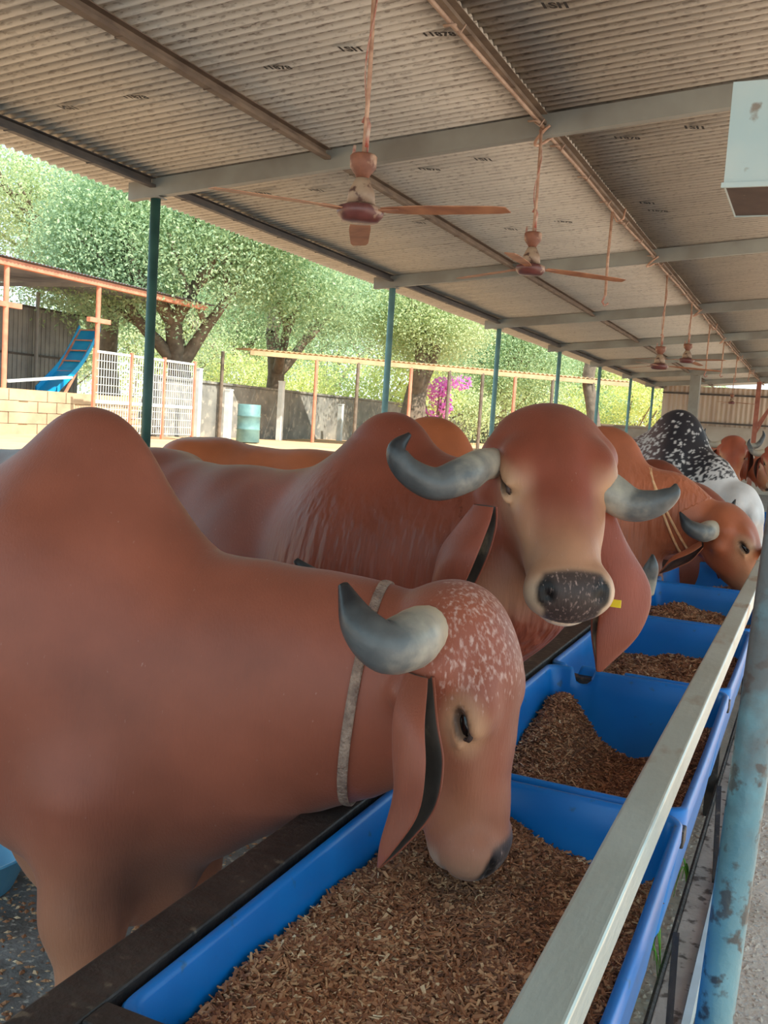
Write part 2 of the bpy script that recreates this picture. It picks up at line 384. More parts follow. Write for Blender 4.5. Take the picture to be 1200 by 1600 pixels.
for by in beamY:
    b = MB()
    for (x0, x1) in ((-4.72, ROOF_R - .1),):
        za, zb = beam_z(x0), beam_z(x1); h = .125
        for (ya, yb, l0, l1) in ((by - .03, by + .03, 0, .006), (by - .03, by + .03, h - .006, h), (by - .03, by - .025, 0.006, h - .006), (by + .012, by + .03, -.0, .0)):
            if l1 <= l0: continue
            b.add([(x0, ya, za + l0), (x1, ya, zb + l0), (x1, yb, zb + l0), (x0, yb, za + l0),
                   (x0, ya, za + l1), (x1, ya, zb + l1), (x1, yb, zb + l1), (x0, yb, za + l1)],
                  [(0, 3, 2, 1), (4, 5, 6, 7), (0, 1, 5, 4), (1, 2, 6, 5), (2, 3, 7, 6), (3, 0, 4, 7)])
        b.box(x0 - .004, x0, by - .03, by + .03, za, za + h)
    b.build('roof_beam', M['beam'], ceil)
def purlin(X, m):
    z = purl_z(X); b = MB()
    segs = [Y0] + beamY + [Y1]
    for ya, yb in zip(segs[:-1], segs[1:]):
        ya += .035; yb -= .035
        b = MB(); wd = .045; h = .066
        b.box(X - wd / 2, X + wd / 2, ya, yb, z, z + .004)
        b.box(X - wd / 2, X - wd / 2 + .004, ya, yb, z + .004, z + h)
        b.box(X + wd / 2 - .004, X + wd / 2, ya, yb, z + .004, z + .02)
        b.box(X - wd / 2, X + wd / 2, ya, yb, z + h - .004, z + h)
        # J-bolt straps that clip the sheets down
        yy = ya + .3
        while yy < yb:
            b.box(X - wd / 2 - .004, X + wd / 2 + .004, yy, yy + .012, z - .004, z); b.box(X - wd / 2 - .005, X - wd / 2, yy, yy + .012, z - .004, z + h)
            yy += .7
        b.build('purlin', m, ceil)
purlin(-4.5, M['purlin_dark']); purlin(-3.1, M['purlin']); purlin(-1.67, M['purlin']); purlin(-.2, M['purlin']); purlin(1.3, M['purlin']); purlin(2.8, M['purlin'])
# conduit pipe clipped along the third purlin, in lengths
segs = [Y0 + .1] + beamY
for ya, yb in zip(segs, segs[1:] + [Y1 - 1]):
    b = MB(); z = purl_z(-1.67) - .012; pts = []
    n = 14
    for k in range(n + 1):
        t = k / n; yy = ya + .05 + (yb - ya - .1) * t
        pts.append((-1.665 + .008 * math.sin(9 * t + ya), yy, z - .008 - .006 * math.sin(math.pi * t)))
    b.tube(pts, .011, 8)
    for k in range(6):
        yy = ya + .25 + k * (yb - ya - .5) / 5
        b.box(-1.70, -1.64, yy, yy + .02, z - .028, z - .022)
        b.tube([(-1.69, yy + .1, z), (-1.655, yy + .1, z - .03), (-1.63, yy + .1, z + .01)], .005, 6)
    b.build('conduit', M['conduit'], ceil, smooth=True)
# loops of slack cable where the conduit passes a beam
for by in beamY[1:]:
    b = MB(); z = purl_z(-1.67) - .03; pts = []
    for k in range(17):
        a = math.pi * k / 16
        pts.append((-1.62 - .06 * math.sin(a) * (by % 2), by - .06 + .16 * (1 - math.cos(a)) / 2, z + .02 - .085 * math.sin(a)))
    b.tube(pts, .009, 8); b.build('cable_loop', M['rod'], ceil, smooth=True)

# printed ink marks on the underside of the sheets, flat lettering
def ink_mark(txt, x, y, size):
    cu = bpy.data.curves.new('t', 'FONT'); cu.body = txt; cu.size = size; cu.align_x = 'CENTER'; cu.resolution_u = 2; cu.offset = .003
    to = bpy.data.objects.new('t', cu); C.objects.link(to)
    dg = bpy.context.evaluated_depsgraph_get(); me = bpy.data.meshes.new_from_object(to.evaluated_get(dg))
    bpy.data.objects.remove(to); me.name = 'ink_mark'; me.materials.clear(); me.materials.append(M['ink'])
    o = bpy.data.objects.new('ink_mark', me); C.objects.link(o); o.parent = ceil
    o.location = (x, y, sheet_z(x) - .0125); o.rotation_euler = (math.pi, -math.atan(ROOF_SL) * -1, 0.0)
    return o
_im = {}
for (txt, sz, marks) in (('1SI1', .085, [(870, 8), (552, 76), (1086, 198), (757, 248), (112, 167), (1012, 316), (800, 357), (497, 296), (657, 347)]),
                         ('11878', .07, [(688, 52), (436, 104), (215, 150), (980, 214), (672, 263), (1028, 328), (880, 345), (410, 300)])):
    for (px, py) in marks:
        r = ray(px, py); t = (3.475 - CAM_H) / (r[2] - ROOF_SL * r[0]); p = np.array([0, 0, CAM_H]) + r * t
        if txt not in _im: _im[txt] = ink_mark(txt, p[0], p[1], sz); o = _im[txt]
        else: o = _im[txt].copy(); C.objects.link(o)
        o.location = (p[0], p[1], sheet_z(p[0]) - .0125)

# floors
def slab(name, x0, x1, y0, y1, z0, z1, m, **k):
    return MB().box(x0, x1, y0, y1, z0, z1).build(name, m, **k)
slab('floor', -6.5, -.30, -4, 34, -.12, 0, M['floor'], kind='structure')
slab('floor_alley', -.30, 14, -4, 34, -.12, 0, M['alley'], kind='structure')
# bank rising to the higher ground outside
V = []; Fq = []
xs = np.concatenate([np.linspace(-6.5, -9.5, 16), np.linspace(-10, -90, 50)]); ysg = np.linspace(-30, 130, 120)
for i, X in enumerate(xs):
    t = min(1, max(0, (-6.5 - X) / 3.0)); z = .70 * t * t * (3 - 2 * t)
    for y in ysg: V.append((X, y, z + .02 * math.sin(3 * X + y) * t - .001))
n = len(ysg)
for i in range(len(xs) - 1):
    for j in range(n - 1): Fq.append((i * n + j, i * n + j + 1, (i + 1) * n + j + 1, (i + 1) * n + j))
g = np_mesh('ground_outside', np.array(V), np.array(Fq)[:, ::-1], M['dirt']); g['kind'] = 'structure'
slab('ground_beyond', -6.5, 60, 34, 130, -.12, -.002, M['dirt'], kind='structure')

# posts along the low side
postY = [5.73, 9.95, 13.9, 17.6, 21.2, 25.0, 28.6]
posn = ['nearest', 'second', 'third', 'fourth', 'fifth', 'sixth', 'farthest']
for k, py in enumerate(postY):
    X = -4.5
    t = thing('roof_post', (X, py, 0), '%s round steel post under the low roof edge, %s' % (posn[k], 'dark green' if k == 0 else 'pale teal'), 'post', 'posts along the low roof edge')
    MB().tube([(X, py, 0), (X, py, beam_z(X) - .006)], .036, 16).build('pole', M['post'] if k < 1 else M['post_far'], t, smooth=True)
    MB().box(X - .06, X + .06, py - .05, py + .05, beam_z(X) - .012, beam_z(X) - .002).build('cap_plate', M['beam'], t)
    MB().box(X - .09, X + .09, py - .09, py + .09, 0, .012).build('base_plate', M['purlin_dark'], t)
# inner column far down the shed
p = atY(1085, 600, 25.0)
t = thing('square_column', (p[0], 25.2, 0), 'pale grey square column before the corrugated end wall', 'column')
MB().box(p[0] - .12, p[0] + .12, 25.08, 25.32, 0, beam_z(p[0])).build('shaft', M['beam'], t)
bevel(MB().box(p[0] - .16, p[0] + .16, 25.04, 25.36, 0, .15).build('foot', M['plaster'], t), .01)

# far end wall
wf = thing('wall_far', (0, 0, 0), kind='structure')
YW = 30.6
def vcor(x0, wd, z0, z1, Y, pitch=.14, amp=.018):
    b = MB(); n = int(wd / pitch * 6) + 1
    for z in (z0, z1):
        for k in range(n + 1): b.v.append((x0 + wd * k / n, Y + amp * math.sin(2 * math.pi * (wd * k / n) / pitch), z))
    for z in (z0, z1):
        for k in range(n + 1): b.v.append((x0 + wd * k / n, Y + .004 + amp * math.sin(2 * math.pi * (wd * k / n) / pitch), z))
    m = n + 1
    for k in range(n): b.f += [(k, k + 1, m + k + 1, m + k), (2 * m + k, 3 * m + k, 3 * m + k + 1, 2 * m + k + 1)]
    b.mi = [0] * len(b.f); return b
for k in range(9):
    vcor(-4.5 + k * .84, .84, 1.92, 3.10 + .0 * k, YW).build('cladding_sheet', M['cladding'], wf, smooth=True)
for z in (2.0, 2.85): MB().box(-4.5, 3.1, YW - .07, YW - .03, z, z + .05).build('girt', M['purlin_dark'], wf)
MB().box(-4.5, 3.1, YW - .05, YW + .2, 0, 1.9).build('masonry', M['plaster'], wf)
MB().box(-4.55, 3.15, YW - .1, YW + .25, 1.9, 1.93).build('coping', M['plaster'], wf)
for px in (1182,):
    p = atY(px, 640, 28.5); t = thing('red_column', (p[0], 28.6, 0), 'rust red steel column with slanted brace at the far wall', 'column')
    MB().box(p[0] - .06, p[0] + .06, 28.54, 28.66, 0, beam_z(p[0])).build('shaft', M['red_steel'], t)
    MB().bar((p[0], 28.6, 1.9), (p[0] + .75, 28.6, beam_z(p[0] + .75)), .07, .07).build('brace', M['red_steel'], t)
    MB().bar((p[0], 28.6, 1.7), (p[0] + .35, 28.6, 2.5), .05, .05).build('brace', M['red_steel'], t)
# end wall low brick wall to the left of the cladding
wl = thing('wall_brick_far', (0, 0, 0), kind='structure')
MB().box(-9.5, -4.5, 30.4, 30.7, 0, 1.75).build('masonry', M['stone_far'], wl)
MB().box(-9.55, -4.5, 30.35, 30.75, 1.75, 1.80).build('coping', M['stone_far'], wl)

# ------------------------------------------------------------------ sheet metal box at top right
bx = thing('hanging_box', (0, 2.98, 2.19), 'pale blue-grey sheet metal box hanging under the roof, top right', 'metal box')
X0 = -.325; b = MB()
b.box(X0, .35, 3.0, 3.004, 2.19, 2.48); b.box(X0, X0 + .004, 3.004, 3.40, 2.19, 2.48); b.box(.346, .35, 3.004, 3.40, 2.19, 2.48)
b.box(X0, .35, 3.40, 3.404, 2.19, 2.48); b.box(X0, .35, 3.0, 3.404, 2.48, 2.484)
b.build('casing', M['box'], bx)
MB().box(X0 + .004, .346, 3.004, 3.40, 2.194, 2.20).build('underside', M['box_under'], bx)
MB().box(X0 - .006, .35, 2.992, 3.0, 2.186, 2.20).build('front_lip', M['box'], bx)
for xx in (.05, .3):
    MB().tube([(xx, 3.2, 2.484), (xx, 3.2, sheet_z(xx) - .01)], .008, 8).build('hanger', M['rod'], bx)

# ------------------------------------------------------------------ fans and hanging rods
def blade_mesh(c, ang, L=.50, r0=.10, wd=.10):
    c = V3(c); d = Vector((math.cos(ang), math.sin(ang), 0)); s = Vector((-d.y, d.x, 0)); b = MB(); n = 12
    for k in range(n + 1):
        t = k / n; w_ = wd * (.52 + .48 * math.sin(min(1, t * 2.2) * math.pi / 2)) * (1 - .25 * t) * (1 if t < .96 else .75)
        tw = -math.radians(8) * (1 - .3 * t)
        for (i, zz) in ((-.5, 0), (.5, 0), (.5, .003), (-.5, .003)):
            p = c + d * (r0 + L * t) + (s * math.cos(tw) + Vector((0, 0, 1)) * math.sin(tw)) * (i * w_) + Vector((0, 0, zz - .02 * t))
            b.v.append(tuple(p))
    for k in range(n):
        o = 4 * k; b.f += [(o, o + 4, o + 5, o + 1), (o + 1, o + 5, o + 6, o + 2), (o + 2, o + 6, o + 7, o + 3), (o + 3, o + 7, o + 4, o)]
    b.f += [(0, 1, 2, 3), (4 * n + 3, 4 * n + 2, 4 * n + 1, 4 * n)]; b.mi = [0] * len(b.f)
    b.bar(c + d * .06 + Vector((0, 0, .0)), c + d * (r0 + .07), .035, .006)
    return b
def fan(x, y, zm, ang, label, full=True, s=1.0, top=None):
    ztop = top if top else purl_z(x) - .01
    t = thing('ceiling_fan', (x, y, zm), label, 'fan', 'fans hung from the third purlin')
    # motor dish
    MB().lathe((x, y, zm), [(.028 * s, -.038), (.068 * s, -.034), (.086 * s, -.014), (.09 * s, .0), (.086 * s, .016), (.06 * s, .026), (.04 * s, .03)], 28).build('motor', M['fan_motor'], t, smooth=True)
    MB().lathe((x, y, zm), [(.038 * s, .028), (.055 * s, .03), (.050 * s, .075), (.036 * s, .105), (.026 * s, .125)], 24).build('lower_cup', M['fan_cup'], t, smooth=True)
    MB().lathe((x, y, zm), [(.022 * s, .125), (.030 * s, .14), (.050 * s, .165), (.052 * s, .205), (.046 * s, .212), (.02 * s, .205)], 24).build('upper_cup', M['rust'], t, smooth=True)
    MB().tube([(x, y, zm + .2), (x + .004, y, (zm + ztop) / 2), (x, y, ztop)], .0085, 10).build('down_rod', M['rod'], t, smooth=True)
    b = MB(); pts = []
    for k in range(30):
        q = k / 29; pts.append((x + .014 * math.cos(9 * q), y + .014 * math.sin(9 * q), zm + .22 + (ztop - zm - .24) * q))
    b.tube(pts, .0032, 6); b.build('flex_wire', M['wire'], t, smooth=True)
    b = MB(); b.tube([(x - .04, y, zm + .25), (x - .045, y, zm + .21), (x - .03, y, zm + .19)], .006, 6)
    b.tube([(x - .012, y, zm + .33), (x, y, zm + .36), (x + .014, y, zm + .32), (x + .006, y, zm + .24)], .008, 6)
    b.build('shackle', M['wire'], t, smooth=True)
    for k in range(3):
        blade_mesh((x, y, zm + .002), ang + k * 2 * math.pi / 3, L=.50 * s, r0=.10 * s).build('blade', M['blade'], t)
    return t
def on_rod(px, py, X=-1.67): return atX(px, py, X)
q = on_rod(563, 332); fan(-1.67, q[1], q[2], math.atan2(.9, -.44), 'nearest rusty ceiling fan with brown motor dish and three blades')
q = on_rod(829, 420); fan(-1.67, q[1], q[2], math.radians(155), 'second rusty ceiling fan, beyond the first cross beam')
q = on_rod(1030, 572); fan(-1.67, q[1], q[2], math.radians(20), 'small distant ceiling fan, third one down the shed', s=1.1)
q = on_rod(1073, 563); fan(-1.67, q[1], q[2], math.radians(80), 'small distant ceiling fan just behind the third fan', s=1.1)
p = atY(1143, 629, 27.0); fan(p[0], 27.0, p[2], math.radians(0), 'farthest small ceiling fan before the corrugated end wall', top=beam_z(p[0]) + .1)
for (px, py, qx, qy, lab) in ((955, 355, 942, 476, 'bare hanging fan rod right of the second fan'),
                              (1110, 505, 1103, 590, 'bare hanging rod next to the distant fans'),
                              (1132, 532, 1130, 592, 'bare hooked rod hanging beyond the distant fans'),
                              (1153, 550, 1148, 596, 'bare rod hanging near the end wall'),
                              (1172, 572, 1168, 594, 'last short rod hanging by the end wall')):
    a = on_rod(px, py); c = on_rod(qx, qy); Y = a[1]; zt = purl_z(-1.67) - .01; zb = c[2]
    t = thing('hanging_rod', (-1.67, Y, zb), lab, 'rod', 'empty fan rods under the roof')
    MB().tube([(-1.67, Y, zt), (-1.675, Y, (zt + zb) / 2), (-1.67, Y, zb + .08)], .011, 8).build('rod', M['rod'], t, smooth=True)
    MB().tube([(-1.67, Y, zb + .09), (-1.69, Y, zb + .03), (-1.67, Y, zb), (-1.64, Y, zb + .02)], .009, 8).build('hook', M['wire'], t, smooth=True)
    MB().tube([(-1.67, Y, zt - .02), (-1.63, Y, zt - .1), (-1.58, Y, zt - .08), (-1.57, Y, zt)], .008, 8).build('cable', M['rod'], t, smooth=True)

# ------------------------------------------------------------------ feeding stand, tubs, feed
TZ = 0.75                       # rim height
DIV = [-.17, .835, 1.845, 2.86, 3.87, 4.88, 5.90, 6.92, 7.94, 8.96, 9.98, 11.0]   # lines between tubs
TX0, TX1 = -.685, -.158
st = thing('feeding_stand', (0, 0, 0), 'long black steel stand that carries the row of blue tubs', 'stand')
b = MB().box(-.765, -.695, -.25, 11.1, TZ - .045, TZ + .005); bevel(b.build('side_beam', M['frame'], st), .004)
b = MB().box(-.695, -.688, -.25, 11.1, TZ - .045, TZ - .04); b.build('beam_flange', M['frame'], st)
b = MB().box(-.27, -.23, -.25, 11.1, TZ - .415, TZ - .378); bevel(b.build('side_beam', M['frame'], st), .004)
for k, y in enumerate(DIV):
    b = MB().box(-.695, -.156, y - .022, y + .022, TZ - .06 if k != 1 else TZ - .045, TZ - .028 if k != 1 else TZ + .003)
    bevel(b.build('cross_bar', M['frame'], st), .003)
for k, y in enumerate(DIV):
    if k % 2 == 0 or k == 1:
        for X in (-.73, -.25):
            MB().box(X - .02, X + .02, y - .02, y + .02, 0, TZ - .05 if X < -.5 else TZ - .38).build('leg', M['frame'], st)
    MB().bar((-.18, y + .30, .36), (-.15, y + .02, .18), .014, .025).build('strut', M['frame'], st)
MB().box(-.30, -.27, -.25, 11.1, .10, .13).build('low_bar', M['frame'], st)

def rrect(x0, x1, y0, y1, r, step=.012):
    pts = []
    def line(a, b_):
        n = max(1, int(math.dist(a, b_) / step))
        for k in range(n): pts.append((a[0] + (b_[0] - a[0]) * k / n, a[1] + (b_[1] - a[1]) * k / n))
    def arc(cx, cy, a0):
        for k in range(6):
            a = a0 + math.pi / 2 * k / 6; pts.append((cx + r * math.cos(a), cy + r * math.sin(a)))
    line((x0 + r, y0), (x1 - r, y0)); arc(x1 - r, y0 + r, -math.pi / 2)
    line((x1, y0 + r), (x1, y1 - r)); arc(x1 - r, y1 - r, 0)
    line((x1 - r, y1), (x0 + r, y1)); arc(x0 + r, y1 - r, math.pi / 2)
    line((x0, y1 - r), (x0, y0 + r)); arc(x0 + r, y0 + r, math.pi)
    return pts
def tub_mesh(y0, y1, notch_far, notch_near):
    x0, x1 = TX0, TX1; base = rrect(x0, x1, y0, y1, .035)
    cx, cy = (x0 + x1) / 2, (y0 + y1) / 2; n = len(base)
    def ring(inset, z, notch=False):
        out = []
        for (x, y) in base:
            fx = (abs(x1 - x0) / 2 - inset) / (abs(x1 - x0) / 2); fy = (abs(y1 - y0) / 2 - inset) / (abs(y1 - y0) / 2)
            zz = z
            if notch:
                if y > y1 - .03 and notch_far:
                    for (c, w_, dp) in notch_far:
                        dd = abs(x - c)
                        if dd < w_: zz -= dp * math.sqrt(max(0, 1 - (dd / w_) ** 2)) ** .5
                if y < y0 + .03 and notch_near:
                    for (c, w_, dp) in notch_near:
                        dd = abs(x - c)
                        if dd < w_: zz -= dp * math.sqrt(max(0, 1 - (dd / w_) ** 2)) ** .5
                if x > x1 - .01: zz -= .012 * math.sin((y - y0) / (y1 - y0) * math.pi)
            out.append((cx + (x - cx) * fx, cy + (y - cy) * fy, zz))
        return out
    rz = TZ - .006
    rings = [ring(.0, rz - .03, True), ring(.0, rz, True), ring(.004, rz + .005, True), ring(.012, rz + .004, True), ring(.017, rz - .004, True), ring(.022, rz - .06),
             ring(.045, TZ - .27), ring(.075, TZ - .34), ring(.15, TZ - .36)]
    outer = [ring(.0, rz - .03, True), ring(.008, rz - .06), ring(.036, TZ - .28), ring(.07, TZ - .355), ring(.15, TZ - .375)]
    b = MB()
    for r in rings: b.v += r
    for i in range(len(rings) - 1):
        for k in range(n): b.f.append((i * n + k, i * n + (k + 1) % n, (i + 1) * n + (k + 1) % n, (i + 1) * n + k))
    b.f.append(tuple((len(rings) - 1) * n + k for k in range(n)))
    o0 = len(b.v)
    for r in outer: b.v += r
    for i in range(len(outer) - 1):
        for k in range(n): b.f.append((o0 + i * n + k, o0 + (i + 1) * n + k, o0 + (i + 1) * n + (k + 1) % n, o0 + i * n + (k + 1) % n))
    b.f.append(tuple(o0 + (len(outer) - 1) * n + (n - 1 - k) for k in range(n)))
    b.mi = [0] * len(b.f); return b

# feed: a rolling heap surface and chips lying on it
def heap(i, x, y, y0, y1):
    t = (y - y0) / (y1 - y0); s = (x - TX0) / (TX1 - TX0)
    if i == 1: h = TZ - .085 + .035 * math.exp(-((s - .25) / .3) ** 2) * (1 - t) - .055 * math.exp(-((s - .75) / .25) ** 2 - ((t - .75) / .3) ** 2) + .02 * math.sin(6 * s + 3) * math.sin(5 * t)
    elif i == 2: h = TZ - .235 + .14 * math.exp(-((s - .12) / .22) ** 2 - ((t - .85) / .35) ** 2) + .12 * math.exp(-((s - .95) / .28) ** 2 - ((t - .8) / .5) ** 2) + .02 * math.sin(9 * s)
    elif i == 3: h = TZ - .215 + .06 * s + .05 * t
    elif i == 4: h = TZ - .10 + .03 * math.sin(5 * s) - .03 * t
    else: h = TZ - .16 + .03 * math.sin(5 * s + i)
    h += .006 * math.sin(37 * x + 11 * y) + .005 * math.sin(23 * y - 31 * x)
    return h
def feed(i, y0, y1, nchip, parent):
    V = []; F_ = []; n1, n2 = 46, 60
    ins = .034
    for a in range(n1 + 1):
        for c in range(n2 + 1):
            x = TX0 + ins + (TX1 - TX0 - 2 * ins) * a / n1; y = y0 + ins + (y1 - y0 - 2 * ins) * c / n2
            V.append((x, y, heap(i, x, y, y0, y1)))
    for a in range(n1):
        for c in range(n2):
            o = a * (n2 + 1) + c; F_.append((o, o + n2 + 1, o + n2 + 2, o + 1))
    np_mesh('feed_bed', V, F_, M['feedbase'], parent)['kind'] = 'stuff'
    # chips
    x = rng.uniform(TX0 + ins, TX1 - ins, nchip); y = rng.uniform(y0 + ins, y1 - ins, nchip)
    hz = np.array([heap(i, a, c, y0, y1) for a, c in zip(x, y)])
    L_ = rng.uniform(.007, .023, nchip) * (1 if i < 3 else 1.5); W_ = rng.uniform(.002, .0065, nchip) * (1 if i < 3 else 1.4); T_ = rng.uniform(.0008, .002, nchip)
    az = rng.uniform(0, 2 * np.pi, nchip); pt = rng.normal(0, .38, nchip); rl = rng.normal(0, .5, nchip)
    d = np.stack([np.cos(az) * np.cos(pt), np.sin(az) * np.cos(pt), np.sin(pt)], 1)
    s = np.stack([-np.sin(az), np.cos(az), np.zeros(nchip)], 1); u = np.cross(d, s)
    s2 = s * np.cos(rl)[:, None] + u * np.sin(rl)[:, None]; u2 = np.cross(d, s2)
    c = np.stack([x, y, hz + rng.uniform(0, .006, nchip)], 1)
    cs = []
    for (i1, i2, i3) in ((-1, -1, -1), (1, -1, -1), (1, 1, -1), (-1, 1, -1), (-1, -1, 1), (1, -1, 1), (1, 1, 1), (-1, 1, 1)):
        cs.append(c + d * (i1 * L_ / 2)[:, None] + s2 * (i2 * W_ / 2)[:, None] * (.6 if i1 > 0 else 1) + u2 * (i3 * T_ / 2)[:, None])
    V = np.stack(cs, 1).reshape(-1, 3)
    q = np.array([(0, 3, 2, 1), (4, 5, 6, 7), (0, 1, 5, 4), (1, 2, 6, 5), (2, 3, 7, 6), (3, 0, 4, 7)])
    F_ = (np.arange(nchip)[:, None, None] * 8 + q[None]).reshape(-1, 4)
    tint = np.clip(rng.beta(1.6, 2.2, nchip) + .10 * np.sin(7 * x + 5 * y), 0, 1)
    np_mesh('feed_chips', V, F_, M['chip'], parent, smooth=False, attrs={'tint': np.repeat(tint, 8)})['kind'] = 'stuff'
tlab = ['blue plastic tub cut off by the bottom edge, nearest of the row', 'nearest full blue feed tub with the front cow eating from it',
        'second blue feed tub, half empty, under the head of the facing cow', 'third blue feed tub with notched rim, little feed left',
        'fourth blue feed tub heaped with feed, beside the upright horn tip', 'fifth blue feed tub with the rope-collared cow eating from it',
        'sixth blue feed tub below the speckled bull', 'seventh blue feed tub, mostly hidden by the rail', 'eighth blue feed tub far down the row',
        'ninth blue feed tub far down the row', 'last blue feed tub at the far end of the row']
for i in range(len(DIV) - 1):
    y0, y1 = DIV[i] + .012, DIV[i + 1] - .012
    t = thing('feed_tub', (TX0, y0, TZ - .37), tlab[i], 'tub', 'blue feed tubs on the stand')
    nf = [(-.58, .03, .045)] if i == 2 else ([(-.60, .028, .04), (-.5, .03, .045)] if i == 0 else None)
    nn = [(-.62, .03, .04), (-.50, .035, .045)] if i in (3, 1) else None
    tub_mesh(y0, y1, nf, nn).build('basin', M['tub'], t, smooth=True)
    fo = thing('cattle_feed', ((TX0 + TX1) / 2, (y0 + y1) / 2, TZ - .3), ['chopped brown feed in the nearest tub at the bottom edge', 'deep heap of coarse brown wood-coloured feed under the front cow', 'dark brown feed left in hollows in the second tub',
        'thin layer of dark feed in the third tub', 'heap of pale straw-coloured feed in the fourth tub', 'feed in the fifth tub under the roped cow', 'feed in the sixth tub', 'feed in the seventh tub', 'feed in the eighth tub', 'feed in the ninth tub', 'feed in the last tub'][i], 'feed')
    feed(i, y0, y1, [1500, 26000, 14000, 7000, 5000, 2500, 1500, 1200, 1000, 800, 800][i], fo)

# ------------------------------------------------------------------ rails and the teal pipe
rl = thing('top_rail', (-.17, 0, .95), 'pale grey painted square steel rail running above the tubs', 'rail')
for (ya, yb) in ((-.5, 4.46), (4.475, 11.5)):
    bevel(MB().box(-.196, -.146, ya, yb, .90, .95).build('tube', M['rail'], rl), .005, 3)
for y in (4.467,): MB().box(-.198, -.144, y - .006, y + .006, .898, .951).build('joint', M['low_rail'], rl)
rl2 = thing('low_rail', (-.15, 0, .15), 'dirty flat steel channel running low beside the tubs', 'rail')
bevel(MB().box(-.215, -.150, -.5, 11.5, .10, .15).build('channel', M['low_rail'], rl2), .003)
MB().box(-.150, -.132, -.5, 11.5, .10, .166).build('white_lip', M['rail_lip'], rl2)
MB().box(-.132, -.095, -.5, 11.5, .095, .105).build('flange', M['low_rail'], rl2)
MB().tube([(-.222, -.5, .146), (-.222, 11.5, .146)], .008, 8).build('edge_pipe', M['frame'], rl2)
for k in range(6):
    y = 2.0 + 2.45 * k if k else -.3
    pp = thing('fence_post', (-.17, y + .02, 0), ['fence leg below the bottom edge', 'slim fence leg under the rail near the second tub', 'slim fence leg under the rail joint', 'slim fence leg far down the rail', 'slim fence leg near the far tubs', 'last slim fence leg of the rail'][k], 'post', 'legs of the rail fence')
    MB().box(-.19, -.155, y, y + .04, .0, .905).build('leg', M['low_rail'], pp)
    MB().box(-.21, -.13, y - .02, y + .06, .0, .01).build('foot_plate', M['low_rail'], pp)
# teal pipe standing by the camera
pa = atD(1115, 1600, 1.45); pb = atD(1215, 893, 1.45)
dirn = (pb - pa) / np.linalg.norm(pb - pa)
pf = pa - dirn * (pa[2] / dirn[2]); pt_ = pa + dirn * ((beam_z(0) + .05 - pa[2]) / dirn[2])
pp = thing('teal_pipe_post', pf, 'round teal painted pipe post at the right edge, chipped and stained', 'post')
MB().tube([pf + dirn * .01, pa, pb, pt_], .027, 24).build('pipe', M['pipe'], pp, smooth=True)
MB().lathe(pf, [(.07, 0), (.07, .01), (.04, .012)], 20).build('base_plate', M['low_rail'], pp)

# green fodder stems hanging below the tubs
def fodder(name, c, n, h, lab):
    t = thing(name, c, lab, 'fodder'); 
    for k in range(n):
        a = rng.uniform(0, 6.28); l = h * rng.uniform(.5, 1.1); b = MB(); pts = []
        for q in range(8):
            u = q / 7; pts.append((c[0] + .05 * u * math.cos(a) * 1.2, c[1] + .09 * u * math.sin(a), c[2] + l * (u - .9 * u * u)))
        b.tube(pts, [.0045 * (1 - .8 * q / 7) for q in range(8)], 5); b.build('grass_blade', M['fodder'], t, smooth=True)
p = atX(1012, 1540, -.25); fodder('fodder_tuft', (-.29, 2.45, .003), 18, .85, 'bright green grass stems on the ground by the nearest tub')
fodder('fodder_tuft', (-.23, 3.05, .003), 14, .5, 'bright green grass stems beside the third tub')

